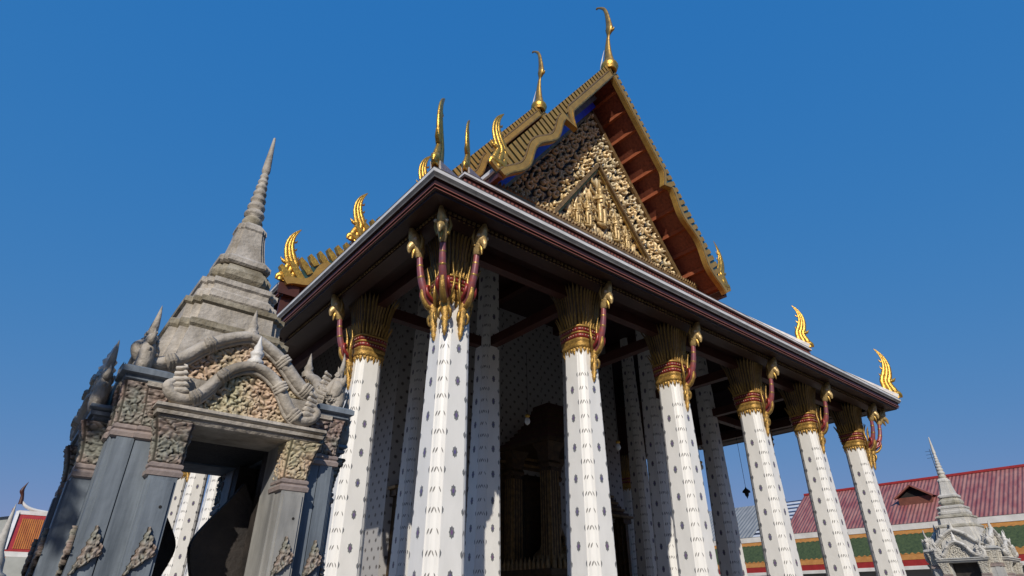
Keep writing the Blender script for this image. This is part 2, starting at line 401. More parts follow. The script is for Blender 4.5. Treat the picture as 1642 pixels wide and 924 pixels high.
# ---- pillar with its stepped corners and inlaid motifs
def hz(z): return .605-(.605-.485)*z/7.52
def pillar_mesh(ZT=8.7, ZM=7.25):
    m = MB()
    rel = [(1, .54), (.945, .565), (.885, .70), (.80, .80), (.70, .885), (.565, .945), (.54, 1)]
    def ring(z):
        h = hz(z); pts = []
        for q in range(4):
            c, s_ = math.cos(q*PI/2), math.sin(q*PI/2)
            for a, b_ in rel: pts.append((h*(a*c-b_*s_), h*(a*s_+b_*c), z-ZFL))
        return pts
    def facet(q, k_, z, shape, mk, eps=.004):
        (a0, b0), (a1, b1) = rel[k_], rel[k_+1]; c, s_ = math.cos(q*PI/2), math.sin(q*PI/2); vs = []
        tx, ty = a1-a0, b1-b0; l = math.hypot(tx, ty); tx /= l; ty /= l; nx, ny = ty, -tx
        for a, dz in shape:
            h = hz(z+dz); x = h*(a0+a1)/2+tx*a+nx*eps; y = h*(b0+b1)/2+ty*a+ny*eps
            vs.append((x*c-y*s_, x*s_+y*c, z+dz-ZFL))
        m.add(vs, [tuple(range(len(vs)))], mk)
    m.loft([ring(z) for z in (ZFL+.9, 2, 5, ZT)], 'plaster', smooth=False)
    for z0, z1, hh in ((ZFL, ZFL+.35, .90), (ZFL+.35, ZFL+.55, .82), (ZFL+.55, ZFL+.75, .75), (ZFL+.75, ZFL+.905, .67)):
        m.box(-hh, hh, -hh, hh, z0-ZFL, z1-ZFL, 'plaster')
    def decal(q, out, t, z, shape, k, eps=.004):
        h = hz(z); c, s_ = math.cos(q*PI/2), math.sin(q*PI/2); vs = []
        for a, dz in shape:
            hh = hz(z+dz); o_ = out*hh+eps; tt = t*h+a
            vs.append((o_*c-tt*s_, o_*s_+tt*c, z+dz-ZFL))
        m.add(vs, [tuple(range(len(vs)))], k)
    loz = [(.075*math.cos(t)*(1+.22*math.cos(4*t)*0+.14*math.cos(8*t)), .135*math.sin(t)*(1+.14*math.cos(8*t))) for t in [2*PI*i/24 for i in range(24)]]
    core = [(.03*math.cos(t), .06*math.sin(t)) for t in [2*PI*i/10 for i in range(10)]]
    half = lambda sg: [(sg*.002, -.10), (sg*.045, -.03), (sg*.05, .03), (sg*.002, .10)][::(1 if sg > 0 else -1)]
    leaf = lambda sg: [(-sg*.026, -.075), (-sg*.004+.018, -.015), (sg*.020+.014, .045), (sg*.030, .08), (sg*.010-.016, .035), (-sg*.012-.014, -.025)]
    z = ZFL+1.25; n = 0
    while z < ZM:
        for q in range(4):
            if n % 2 == 0:
                decal(q, 1, 0, z, loz, 'motif'); decal(q, 1, 0, z, core, 'motif_core', .007)
                facet(q, 1, z, leaf(1), 'motif_leaf'); facet(q, 4, z, leaf(-1), 'motif_leaf'); facet(q, 2, z, leaf(1), 'motif_leaf')
            else:
                for sg in (-1, 1): decal(q, 1, sg*.54, z, half(-sg), 'motif')
                for k_ in (1, 2, 3, 4): facet(q, k_, z, leaf(1 if k_ < 3 else -1), 'motif_leaf')
        z += .475; n += 1
    return m.mesh('pillar')
def sq(a, t, n=4): return 1.2*a/((abs(math.cos(t))**n+abs(math.sin(t))**n)**(1/n))
def capital_mesh():
    m = MB()
    def band(prof, k, n=48, smooth=True):
        m.loft([[(sq(a, 2*PI*j/n)*math.cos(2*PI*j/n), sq(a, 2*PI*j/n)*math.sin(2*PI*j/n), z-ZFL) for j in range(n)] for a, z in prof], k, smooth)
    # downward gold leaves over the shaft
    for i in range(28):
        t = 2*PI*(i+.5)/28; L = .30 if i % 2 else .2; wd = .055
        for r_, dz, _ in ((0, 0, 0),):
            vs = []
            for zz, ww, pr in ((7.82, wd, .03), (7.82-L*.55, wd*.95, .045), (7.82-L, .004, .01)):
                for sg in (-1, 0, 1):
                    rr = sq(hz(7.6)*.82, t)*1.0+pr+(.02 if sg == 0 else 0)
                    vs.append((rr*math.cos(t)-sg*ww*math.sin(t), rr*math.sin(t)+sg*ww*math.cos(t), zz-ZFL))
            m.add(vs, [(0, 1, 4, 3), (1, 2, 5, 4), (3, 4, 7, 6), (4, 5, 8, 7)], 'gold_cap')
    band([(.40, 7.75), (.445, 7.78), (.465, 7.86), (.44, 7.93), (.43, 7.97), (.46, 8.02), (.47, 8.08), (.44, 8.12)], 'gold_cap')
    band([(.44, 8.12), (.475, 8.15), (.475, 8.24), (.45, 8.27)], 'red_mosaic')
    band([(.45, 8.27), (.485, 8.29), (.485, 8.33), (.45, 8.35)], 'gold_cap')
    band([(.45, 8.35), (.49, 8.38), (.49, 8.46), (.46, 8.49)], 'red_mosaic')
    band([(.46, 8.49), (.50, 8.51), (.50, 8.56), (.47, 8.58)], 'gold_cap')
    band([(.40, 8.58), (.42, 9.2), (.47, 9.7), (.52, 10.0)], 'dark')
    # beads
    for zz, rr in ((8.195, .478), (8.42, .492)):
        for i in range(36):
            t = 2*PI*(i+.25)/36; r_ = sq(rr, t)+.004
            c = Vector((r_*math.cos(t), r_*math.sin(t), zz-ZFL)); e1 = Vector((-math.sin(t), math.cos(t), 0))*.022; e2 = Vector((0, 0, .026)); o_ = Vector((math.cos(t), math.sin(t), 0))*.02
            m.add([c-e1, c-e2, c+e1, c+e2, c+o_], [(0, 1, 4), (1, 2, 4), (2, 3, 4), (3, 0, 4)], 'bead')
    def petal(t, prof, wd, ridge, k, k2):
        vs = []
        for a, z, ws in prof:
            rr = sq(a, t)
            for sg in (-1, 0, 1):
                r_ = rr+(ridge if sg == 0 else 0)
                vs.append((r_*math.cos(t)-sg*wd*ws*math.sin(t), r_*math.sin(t)+sg*wd*ws*math.cos(t), z-ZFL))
        n = len(prof)
        m.add(vs, [q for i in range(n-1) for q in ((3*i, 3*i+1, 3*i+4, 3*i+3),)], k)
        m.add(vs, [q for i in range(n-1) for q in ((3*i+1, 3*i+2, 3*i+5, 3*i+4),)], k2)
    for i in range(32):
        t = 2*PI*i/32
        petal(t, [(.455, 8.55, .8), (.50, 8.75, 1), (.545, 8.92, .7), (.585, 9.03, .05)], .045, .03, 'gold_cap', 'gold_old')
    for i in range(36):
        t = 2*PI*(i+.5)/36
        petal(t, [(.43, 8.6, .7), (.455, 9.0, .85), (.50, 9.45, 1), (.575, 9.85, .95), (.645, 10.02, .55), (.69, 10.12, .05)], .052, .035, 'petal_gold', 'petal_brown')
        petal(t+PI/36, [(.40, 8.6, .7), (.43, 9.2, .9), (.50, 9.75, .8), (.56, 10.10, .05)], .04, .03, 'gold_dark', 'gold_dark')
        # gilded rim of the outer petal
        m.tube([(sq(a, t)*math.cos(t)+.036*math.cos(t), sq(a, t)*math.sin(t)+.036*math.sin(t), z-ZFL) for a, z in ((.43, 8.62), (.455, 9.0), (.50, 9.45), (.575, 9.85), (.69, 10.13))], [.013, .013, .012, .01, .003], 'gold_old', n=4)
    return m.mesh('capital')
def bracket_mesh(k=1.0):
    """naga bracket in the local plane x = 0, leaning out along -y; k stretches the reach (diagonal ones)"""
    m = MB()
    P = lambda r, z: (0, -r*k, z-ZFL)
    off = .0
    # ringed tail hanging on the shaft
    rings = [(.53, 6.58, .02), (.54, 6.68, .055), (.545, 6.78, .08), (.55, 6.80, .055), (.56, 6.92, .10), (.565, 6.97, .07), (.58, 7.1, .12), (.585, 7.16, .085), (.60, 7.3, .135), (.61, 7.38, .10), (.63, 7.52, .145), (.65, 7.62, .12), (.68, 7.75, .14)]
    m.tube([P(r, z) for r, z, q in rings], [q for r, z, q in rings], 'gold_cap', n=10)
    # body
    m.tube([P(r, z) for r, z in ((.66, 7.66), (.86, 7.88), (1.04, 8.22), (1.14, 8.6), (1.19, 8.95), (1.23, 9.3))], [.12, .125, .115, .10, .09, .085], 'naga_skin', n=10, sub=3)
    for r, z, q in ((1.10, 8.42, .118), (1.165, 8.78, .106), (1.22, 9.14, .10)):
        m.tube([P(r-.01, z-.035), P(r, z), P(r+.01, z+.035)], [q*.9, q, q*.9], 'gold_old', n=10)
    # flame scrolls
    Q = lambda r, z, x=0: (x, -r*k, z-ZFL)
    m.tube([Q(.66, 7.50), Q(.84, 7.58), Q(1.0, 7.80), Q(1.05, 8.06), Q(1.12, 8.36)], [.055, .062, .052, .038, .008], 'gold_cap', n=8, flat=1.6, ax=(1, 0, 0), sub=3)
    m.tube([Q(.66, 7.7), Q(.80, 8.0), Q(.82, 8.4), Q(.92, 8.8)], [.075, .07, .045, .008], 'gold_old', n=8, flat=1.3, ax=(1, 0, 0), sub=3)
    for s_ in (-1, 1):
        m.tube([Q(.62, 7.6, s_*.10), Q(.74, 7.85, s_*.22), Q(.76, 8.15, s_*.27), Q(.72, 8.45, s_*.22), Q(.78, 8.75, s_*.2)], [.055, .06, .05, .038, .008], 'gold_old', n=7, flat=.7, ax=(1, 0, 0), sub=3)
        m.tube([Q(.70, 7.72, s_*.13), Q(.92, 7.86, s_*.17), Q(.97, 8.08, s_*.15), Q(.90, 8.16, s_*.13), Q(.86, 8.06, s_*.13)], [.05, .055, .05, .04, .02], 'red_mosaic', n=7, sub=3)
        m.tube([Q(.60, 7.45, s_*.08), Q(.66, 7.30, s_*.16), Q(.62, 7.12, s_*.17), Q(.58, 7.05, s_*.12)], [.05, .055, .04, .008], 'gold_old', n=6, sub=2)
    # hooded head with tall crest, snout and jaw
    D = .40; B = .11
    Ph = lambda r, z: P(r+B, z-D)
    Qh = lambda r, z, x=0: Q(r+B, z-D, x)
    m.tube([Ph(1.10, 9.45), Ph(1.15, 9.70), Ph(1.24, 9.92), Ph(1.34, 10.10), Ph(1.42, 10.26), Ph(1.48, 10.44)], [.12, .20, .235, .19, .125, .015], 'head_gold', n=10, flat=.75, ax=(1, 0, 0), sub=3)
    m.tube([Ph(1.20, 9.90), Ph(1.36, 9.80), Ph(1.45, 9.66), Ph(1.46, 9.50)], [.17, .15, .10, .03], 'head_gold', n=8, flat=.8, ax=(1, 0, 0), sub=3)
    m.tube([Ph(1.20, 9.76), Ph(1.30, 9.58), Ph(1.34, 9.36)], [.11, .085, .015], 'gold_old', n=8, flat=.8, ax=(1, 0, 0), sub=2)
    for s_ in (-1, 1):
        m.tube([Qh(1.34, 9.95, s_*.12), Qh(1.39, 9.94, s_*.165), Qh(1.43, 9.92, s_*.15)], [.05, .055, .01], 'bead', n=6)
        m.tube([Qh(1.14, 9.70, s_*.12), Qh(1.16, 9.95, s_*.22), Qh(1.26, 10.22, s_*.2)], [.08, .06, .008], 'gold_old', n=6)
    for z_ in (9.62, 9.85, 10.05):
        m.tube([Ph(1.02+(z_-9.6)*.5, z_), Ph(.96+(z_-9.6)*.45, z_+.08), Ph(.97+(z_-9.6)*.45, z_+.22)], [.07, .05, .008], 'gold_old', n=6)
    return m.mesh('naga_bracket')
PMI = pillar_mesh(16.5, 16.2)
PM, CM, BM, BMD = pillar_mesh(), capital_mesh(), bracket_mesh(), bracket_mesh(1.34)
hw = wloc(hall)
def pillar(x, y, br=()):
    o = inst('pillar', PM if br else PMI, hall, (x-hw.x, y-hw.y, ZFL-hw.z))
    if br: inst('capital', CM, o)
    for rz, diag in br: inst('naga_bracket', BMD if diag else BM, o, (0, 0, 0), rz)
    return o
R90 = PI/2
pillar(XS[0], 0, ((0, 0), (-R90, 0), (-R90/2, 1)))
for x in XS[1:5]: pillar(x, 0, ((0, 0),))
pillar(XS[5], 0, ((0, 0), (R90, 0), (R90/2, 1)))
for i in (1, 3, 4, 5, 6, 7):
    pillar(0, DY*i, ((-R90, 0),)); pillar(LX, DY*i, ((R90, 0),))
for x in XS[1:5]: pillar(x, DY)
for x in (XS[1], XS[4]): pillar(x, 2*DY)

# ---- walls of the hall behind the porch
YW = 12.6; HX0, HX1 = XS[1]-.35, XS[4]+.35; ZC = 10.45
m = MB()
DOORS = [(XM-6.6, 1.0, 4.6), (XM, 1.55, 6.6), (XM+6.6, 1.0, 4.6)]
def wq(x0, x1, z0, z1):
    m.quad((x0, YW, z0), (x1, YW, z0), (x1, YW, z1), (x0, YW, z1), 'wall')
xs = [HX0]+[v for d in DOORS for v in (d[0]-d[1], d[0]+d[1])]+[HX1]
for i in range(0, len(xs), 2): wq(xs[i], xs[i+1], ZFL, 18)
for xc, hw_, zt in DOORS: wq(xc-hw_, xc+hw_, zt, 18)
m.quad((HX0, YEND-8, ZFL), (HX0, YW, ZFL), (HX0, YW, 18), (HX0, YEND-8, 18), 'wall')
m.quad((HX1, YW, ZFL), (HX1, YEND-8, ZFL), (HX1, YEND-8, 18), (HX1, YW, 18), 'wall')
m.quad((HX1, YEND-8, ZFL), (HX0, YEND-8, ZFL), (HX0, YEND-8, 18), (HX1, YEND-8, 18), 'wall')
m.build('wall', hall)
def door_frame(xc, hw_, zt, kind, org):
    fr = MB()
    for sg in (-1, 1):
        for k_, (a, d) in enumerate(((hw_+.42, .5), (hw_+.18, .34), (hw_, .2))):
            x0, x1 = sorted((xc+sg*(a-.0), xc+sg*(a-.24)))
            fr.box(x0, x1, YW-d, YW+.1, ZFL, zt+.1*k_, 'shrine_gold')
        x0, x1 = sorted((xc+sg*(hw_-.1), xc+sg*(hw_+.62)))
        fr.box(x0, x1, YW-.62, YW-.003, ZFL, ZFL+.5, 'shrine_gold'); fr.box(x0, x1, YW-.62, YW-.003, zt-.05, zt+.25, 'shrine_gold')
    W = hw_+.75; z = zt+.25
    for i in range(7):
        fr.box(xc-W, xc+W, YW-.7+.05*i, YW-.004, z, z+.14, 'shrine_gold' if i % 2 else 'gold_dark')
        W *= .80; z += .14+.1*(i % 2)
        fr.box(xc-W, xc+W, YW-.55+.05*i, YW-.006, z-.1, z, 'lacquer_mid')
    fr.tube([(xc, YW-.3, z), (xc, YW-.3, z+.5), (xc, YW-.3, z+1.2)], [.22, .09, .01], 'gold_dark', n=8)
    f = fr.build('door_frame', hall)
    lf = MB()
    for sg in (-1, 1):
        x0, x1 = sorted((xc+sg*.015, xc+sg*(hw_-.02)))
        lf.box(x0, x1, YW+.02, YW+.1, ZFL, zt, 'door')
        lf.box(x0+.12, x1-.12, YW-.02, YW+.02, ZFL+.3, zt-.3, 'shrine_gold')
    lf.build('door_panel', f)
for d in DOORS: door_frame(*d, None, None)

# ---- ceiling and beams of the porch
c = MB()
for x0, x1, y0, y1 in ((-2.0, LX+2, -2.0, .55), (-2.0, .55, .55, YEND), (LX-.55, LX+2, .55, YEND)):
    c.quad((x0, y0, 10.16), (x0, y1, 10.16), (x1, y1, 10.16), (x1, y0, 10.16), 'lacquer')
c.quad((4.6, 4.6, 16.5), (4.6, YEND, 16.5), (LX-4.6, YEND, 16.5), (LX-4.6, 4.6, 16.5), 'lacquer')
c.build('ceiling', hall)
bm_ = MB()
def rb(a, b_, w_=.34, h_=.42, k='lacquer_mid'): bm_.beam(a, b_, w_, h_, k)
for i in (1, 3, 4, 5, 6, 7):
    rb((0, DY*i, 9.9), (XS[1], DY*i, 9.9)); rb((XS[4], DY*i, 9.9), (LX, DY*i, 9.9))
for x in XS[1:5]: rb((x, 0, 9.88), (x, DY, 9.88))
rb((.01, 0, 9.93), (.01, YEND, 9.93)); rb((LX-.01, 0, 9.93), (LX-.01, YEND, 9.93)); rb((0, .01, 9.94), (LX, .01, 9.94))
for x in XS[1:5]: rb((x, DY, 16.2), (x, YW, 16.2), .4, .5)
rb((XS[1], DY, 16.25), (XS[4], DY, 16.25), .4, .5)
bm_.build('ceiling_beams', hall)

# ---- eaves: white tile edge, lacquered mouldings, carved strip
def eave_prof(z, deep=1.0):
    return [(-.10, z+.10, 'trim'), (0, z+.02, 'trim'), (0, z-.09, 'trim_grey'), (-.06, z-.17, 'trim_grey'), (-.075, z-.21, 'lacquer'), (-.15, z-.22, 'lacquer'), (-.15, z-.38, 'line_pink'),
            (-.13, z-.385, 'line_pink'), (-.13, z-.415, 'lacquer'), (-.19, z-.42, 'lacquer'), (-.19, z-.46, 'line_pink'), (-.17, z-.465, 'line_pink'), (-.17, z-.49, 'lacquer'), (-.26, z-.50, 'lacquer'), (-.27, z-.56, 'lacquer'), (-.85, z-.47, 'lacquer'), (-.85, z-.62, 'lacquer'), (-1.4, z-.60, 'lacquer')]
ZE3, E3 = 10.4449, 2.259
ZE2, E2 = 13.7329, -.647
YB = 10.3; DZB = 1.93      # the body of the hall behind the porch is raised by DZB
e = MB()
e.sweep([(-E3, YB+.4), (-E3, -E3), (LX+E3, -E3), (LX+E3, YB+.4)], eave_prof(ZE3))
# carved dentils under the eave
zz = ZE3-.60
L = LX+2*E3-1.7
n = int(L/.17)
for i in range(n):
    x = -E3+.85+.17*(i+.5); e.box(x-.05, x+.05, -E3+.80, -E3+.845, zz+.03, zz+.10, 'gold_dark'); e.box(x-.02, x+.02, -E3+.81, -E3+.845, zz-.07, zz-.03, 'gold_dark')
for i in range(int((YB+E3-.85)/.17)):
    y = -E3+.85+.17*(i+.5); e.box(-E3+.80, -E3+.845, y-.05, y+.05, zz+.03, zz+.10, 'gold_dark'); e.box(LX+E3-.845, LX+E3-.80, y-.05, y+.05, zz+.03, zz+.10, 'gold_dark')
e.build('eave', hall)
def eave2(z): return [(-.1, z+.09, 'trim'), (0, z+.02, 'trim'), (0, z-.07, 'trim_grey'), (-.05, z-.12, 'lacquer'), (-.12, z-.13, 'lacquer_mid'), (-.12, z-.36, 'line_pink'), (-.10, z-.37, 'line_pink'), (-.10, z-.41, 'lacquer'), (-.3, z-.5, 'lacquer'), (-.3, z-1.0, 'lacquer')]
e = MB(); e.sweep([(-E2, YB+.4), (-E2, -E2), (LX+E2, -E2), (LX+E2, YB+.4)], eave2(ZE2))
for i in range(int((LX+2*E2)/.2)):
    x = -E2+.2*(i+.5); e.box(x-.045, x+.045, -E2+.075, -E2+.118, ZE2-.34, ZE2-.23, 'line_pink')
e.build('eave', hall)
for sg in (0, 1):
    for Eo, z, pf in ((E3, ZE3, eave_prof), (E2, ZE2, eave2)):
        e = MB(); p_ = [(-Eo, YEND), (-Eo, YB)] if sg == 0 else [(LX+Eo, YB), (LX+Eo, YEND)]
        e.sweep(p_, pf(z+DZB)); 
        # closed front end of the raised eave
        x = -Eo if sg == 0 else LX+Eo; q = 1 if sg == 0 else -1
        e.box(min(x, x+q*.9), max(x, x+q*.9), YB-.02, YB+.03, z+DZB-.5, z+DZB+.02, 'lacquer_mid')
        e.build('eave', hall)

# ---- roofs
TX1, TZ1, TZA = 4.3, 17.77, 31.0
def roof_quad(b_, pts, k='tile_hall', th=.16, under='soffit'):
    A, B, C_, D = map(Vector, pts); nrm = (B-A).cross(D-A).normalized()*th
    b_.quad(A, B, C_, D, k); b_.quad(*(D-nrm, C_-nrm, B-nrm, A-nrm), under)
    for p, q in ((A, B), (B, C_), (C_, D), (D, A)): b_.add([p, q, q-nrm, p-nrm], [(3, 2, 1, 0)], 'trim_grey')
r = MB()
I3, ZI3 = -1.0, 13.1
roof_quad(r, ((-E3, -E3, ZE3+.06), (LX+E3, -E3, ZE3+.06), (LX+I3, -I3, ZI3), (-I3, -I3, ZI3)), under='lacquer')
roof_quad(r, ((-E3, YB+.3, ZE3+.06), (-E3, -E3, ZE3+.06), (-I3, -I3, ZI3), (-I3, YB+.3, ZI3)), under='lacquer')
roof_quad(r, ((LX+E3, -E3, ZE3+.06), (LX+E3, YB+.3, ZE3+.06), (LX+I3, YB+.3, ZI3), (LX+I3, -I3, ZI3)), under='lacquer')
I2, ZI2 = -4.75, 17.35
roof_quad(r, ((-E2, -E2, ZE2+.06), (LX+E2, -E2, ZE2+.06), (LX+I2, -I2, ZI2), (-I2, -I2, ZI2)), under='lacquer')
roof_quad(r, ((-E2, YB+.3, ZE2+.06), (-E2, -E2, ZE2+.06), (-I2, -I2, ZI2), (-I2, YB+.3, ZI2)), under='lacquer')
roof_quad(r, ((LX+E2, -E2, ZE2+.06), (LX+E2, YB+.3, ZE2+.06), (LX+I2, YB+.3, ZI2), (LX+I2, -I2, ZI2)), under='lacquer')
for s_ in (0, 1):
    X = lambda v: v if s_ == 0 else LX-v
    def pq(a, b_, c_, d):  # keep the tile side up on both halves
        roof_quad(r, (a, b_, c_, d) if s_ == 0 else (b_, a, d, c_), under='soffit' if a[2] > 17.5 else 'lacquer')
    for y0, y1, dz in ((3.55, YB+.4, 0), (YB+.15, YEND, DZB)):
        pq((X(TX1), y1, TZ1+dz), (X(TX1), y0, TZ1+dz), (X(XM), y0, TZA+dz), (X(XM), y1, TZA+dz))
    pq((X(-E3), YEND, ZE3+DZB+.06), (X(-E3), YB+.15, ZE3+DZB+.06), (X(1.0), YB+.15, ZI3+DZB), (X(1.0), YEND, ZI3+DZB))
    pq((X(-E2), YEND, ZE2+DZB+.06), (X(-E2), YB+.15, ZE2+DZB+.06), (X(4.75), YB+.15, ZI2+DZB), (X(4.75), YEND, ZI2+DZB))
    # T1 eave edge: white tile end over a red board
    for y0, y1, dz in ((3.35, YB, 0), (YB, YEND, DZB)):
        x0, x1 = sorted((X(TX1-.12), X(TX1+.16)))
        r.box(x0, x1, y0, y1, TZ1+dz-.12, TZ1+dz+.10, 'trim'); 
        x0, x1 = sorted((X(TX1), X(TX1+.26))); r.box(x0, x1, y0+.05, y1, TZ1+dz-.55, TZ1+dz-.122, 'lacquer_mid')
r.build('roof', hall)
# upper walls between the roof tiers
u = MB()
for a, z0, z1 in ((1.05, 12.6, ZE2-.2), (4.8, 16.9, TZ1-.1)):
    for y0, y1, dz in ((a, YB+.5, 0), (YB+.5, YEND, DZB)):
        u.box(a, a+.15, y0, y1, z0+dz*.5, z1+dz, 'lacquer'); u.box(LX-a-.15, LX-a, y0, y1, z0+dz*.5, z1+dz, 'lacquer')
u.box(1.06, LX-1.06, 1.06, 1.2, 12.6, ZE2-.2, 'lacquer')
for x in (.2, LX-.5): u.box(x, x+.3, YB+.4, YEND, 10.165, ZI3+DZB-.4, 'lacquer_mid')
u.build('upper_wall', hall)
for sx in (0, 1):
    X = lambda v: LX-v if sx else v
    for xa, za, xb, zb in ((-E3+.25, ZE3-.3, 1.1, ZI3-.1), (-E2+.2, ZE2-.5, 4.9, ZI2-.1), (TX1+.2, TZ1-1.0, 6.0, TZ1+1.5)):
        st = MB(); st.prism([(X(xa), za-.6), (X(xb), zb-.6), (X(xb), zb+DZB), (X(xa), za+DZB)], lambda u_, v_, d: (u_, d, v_), YB+.22, YB+.34, 'lacquer_mid'); st.build('roof_step', hall)
# hip ridges
def ridge(a, b_, w_=.3, h_=.26):
    h = MB(); h.beam(a, b_, w_, h_, 'trim'); h.build('ridge', hall)
for sx in (0, 1):
    X = lambda v: LX-v if sx else v
    ridge((X(-E3+.1), -E3+.1, ZE3+.18), (X(1.0), 1.0, ZI3+.12)); ridge((X(.75), .75, ZE2+.18), (X(4.75), 4.75, ZI2+.12))
ridge((XM, 3.6, TZA+.08), (XM, YB, TZA+.08)); ridge((XM, YB, TZA+DZB+.08), (XM, YEND, TZA+DZB+.08))

# ---- gable: pediment with gilded carving
def slope_z(x, za, x1=TX1, z1=TZ1): return za-abs(x-XM)*(za-z1)/(XM-x1)
YP = 5.6
pd = MB()
za_p = 28.75; base_z = 18.2
hw_p = (za_p-base_z)/1.375
res = .042
nu, nv = int(2*hw_p/res), int((za_p-base_z)/res)
U, V = np.meshgrid(np.linspace(-hw_p, hw_p, nu), np.linspace(0, za_p-base_z, nv))
lim = (za_p-base_z)*(1-np.abs(U)/hw_p)
H = scrolls(U, V, .84, 3, .31)
ctr = (V < 5.2-np.abs(U)*1.22)
H = np.where(ctr, np.maximum(flakes(U*1.9, V*.85, .40, 6)*.82-.06, .55*scrolls(U, V, .6, 5, .28)), H)
H = np.where(V < lim, H, 0)
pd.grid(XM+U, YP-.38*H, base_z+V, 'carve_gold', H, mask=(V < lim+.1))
pd_o = pd.build('pediment', hall)
# inner triangular frame and worshipping figures
fr = MB(); FZ = base_z+5.6; FH = 4.3
for sg in (-1, 1):
    a = (XM, YP-.42, FZ+.35); b_ = (XM+sg*FH, YP-.42, base_z+.05)
    fr.beam(a, b_, .2, .24, 'gold_dark', upv=(0, -1, 0))
    fr.beam((a[0], YP-.36, a[2]-.36), (b_[0]-sg*.25, YP-.36, b_[2]), .1, .08, 'gold_old', upv=(0, -1, 0))
fr.build('inner_frame', pd_o)
def deity(x, z, s_, parent):
    f = MB(); y = YP-.38; P = lambda r_, h_: (r_*s_, z+h_*s_)
    f.tube([(x-.3*s_, y+.1, z+.2*s_), (x, y-.05, z+.12*s_), (x+.3*s_, y+.1, z+.2*s_)], [.06*s_, .14*s_, .06*s_], 'gold_pale', n=7)
    for sg in (-1, 1):
        f.tube([(x+sg*.13*s_, y, z+.28*s_), (x+sg*.15*s_, y-.03, z+.75*s_), (x+sg*.12*s_, y, z+1.2*s_)], [.10*s_, .12*s_, .15*s_], 'gold_pale', n=7)
        f.tube([(x+sg*.22*s_, y, z+1.72*s_), (x+sg*.46*s_, y-.1, z+1.35*s_), (x+sg*.2*s_, y-.3*s_, z+1.42*s_)], [.08*s_, .065*s_, .05*s_], 'gold_pale', n=6)
        for k_, (u_, h_) in enumerate(((.30, .3), (.42, .8), (.50, 1.3), (.46, 1.8), (.34, 2.3))):
            f.tube([(x+sg*u_*s_*.7, y+.08, z+h_*s_), (x+sg*(u_+.16)*s_, y, z+(h_+.1)*s_), (x+sg*(u_+.14)*s_, y, z+(h_+.42)*s_)], [.10*s_, .07*s_, .01*s_], 'gold_pale', n=5)
    f.lathe([P(.2, 1.1), P(.18, 1.3), P(.25, 1.6), P(.22, 1.78), P(.07, 1.86), P(.11, 1.95), P(.125, 2.07), P(.14, 2.12), P(.10, 2.24), P(.07, 2.3), P(.03, 2.6), P(.004, 2.9)], 'gold_pale', c=(x, y), n=10)
    f.build('gilded_figure', parent)
deity(XM, base_z+1.2, 1.3, pd_o)
for sg in (-1, 1): deity(XM+sg*1.2, base_z+.7, .85, pd_o); deity(XM+sg*2.1, base_z+.5, .65, pd_o)
# borders of the pediment: blue mosaic board on one slope and the other, and a row of leaves along the base
bd = MB()
for sg in (-1, 1):
    a = Vector((XM, YP-.25, za_p+.12)); d = Vector((sg*hw_p, 0, -(za_p-base_z)))
    bd.beam(a, a+d*1.03, .34, .16, 'gold_dark', upv=(0, -1, 0))
    if sg < 0:
        a = a+Vector((0, -.12, .42)); bd.beam(a, a+d*1.03, .44, .34, 'blue', upv=(0, -1, 0))
        a = a+Vector((0, -.2, .50)); bd.beam(a, a+d*1.06, .3, .36, 'trim_grey', upv=(0, -1, 0))
bd.build('pediment_border', hall)
ls = MB()
ls.box(4.9, LX-4.9, 4.9, 5.45, 17.2, 18.25, 'gold_dark')
ls.box(4.8, LX-4.8, 4.83, 5.0, 17.75, 17.95, 'gold_old')
nl = 74
for i in range(nl):
    x = 5.0+(LX-10.0)*(i+.5)/nl
    ls.add([(x-.12, 4.92, 18.25), (x+.12, 4.92, 18.25), (x+.10, 4.88, 18.36), (x, 4.84, 18.52), (x-.10, 4.88, 18.36), (x, 4.82, 18.33)], [(0, 1, 5), (1, 2, 5), (2, 3, 5), (3, 4, 5), (4, 0, 5)], 'gold_dark')
ls.build('leaf_border', hall)
# purlins and soffit boarding under the gable overhang
def purlins(y0, y1, dz, n, parent):
    for sg in (-1, 1):
        for i in range(n):
            p = MB()
            t = (i+.75)/n*.985; x = XM+sg*t*(XM-TX1); z = TZA+dz-t*(TZA-TZ1)
            p.beam((x, y0, z-.34), (x, y1, z-.34), .2, .26, 'soffit_beam')
            p.build('purlin', parent)
purlins(3.5, YP+.3, 0, 11, hall); purlins(YB+.1, YB+1.9, DZB, 11, hall)
gw = MB()
gw.add([(TX1+.7, YB+1.6, TZ1+DZB-3), (LX-TX1-.7, YB+1.6, TZ1+DZB-3), (LX-TX1-.7, YB+1.6, TZ1+DZB-.6), (XM, YB+1.6, TZA+DZB-1.0), (TX1+.7, YB+1.6, TZ1+DZB-.6)], [(0, 1, 2, 3, 4)], 'lacquer_mid')
gw.build('rear_gable', hall)

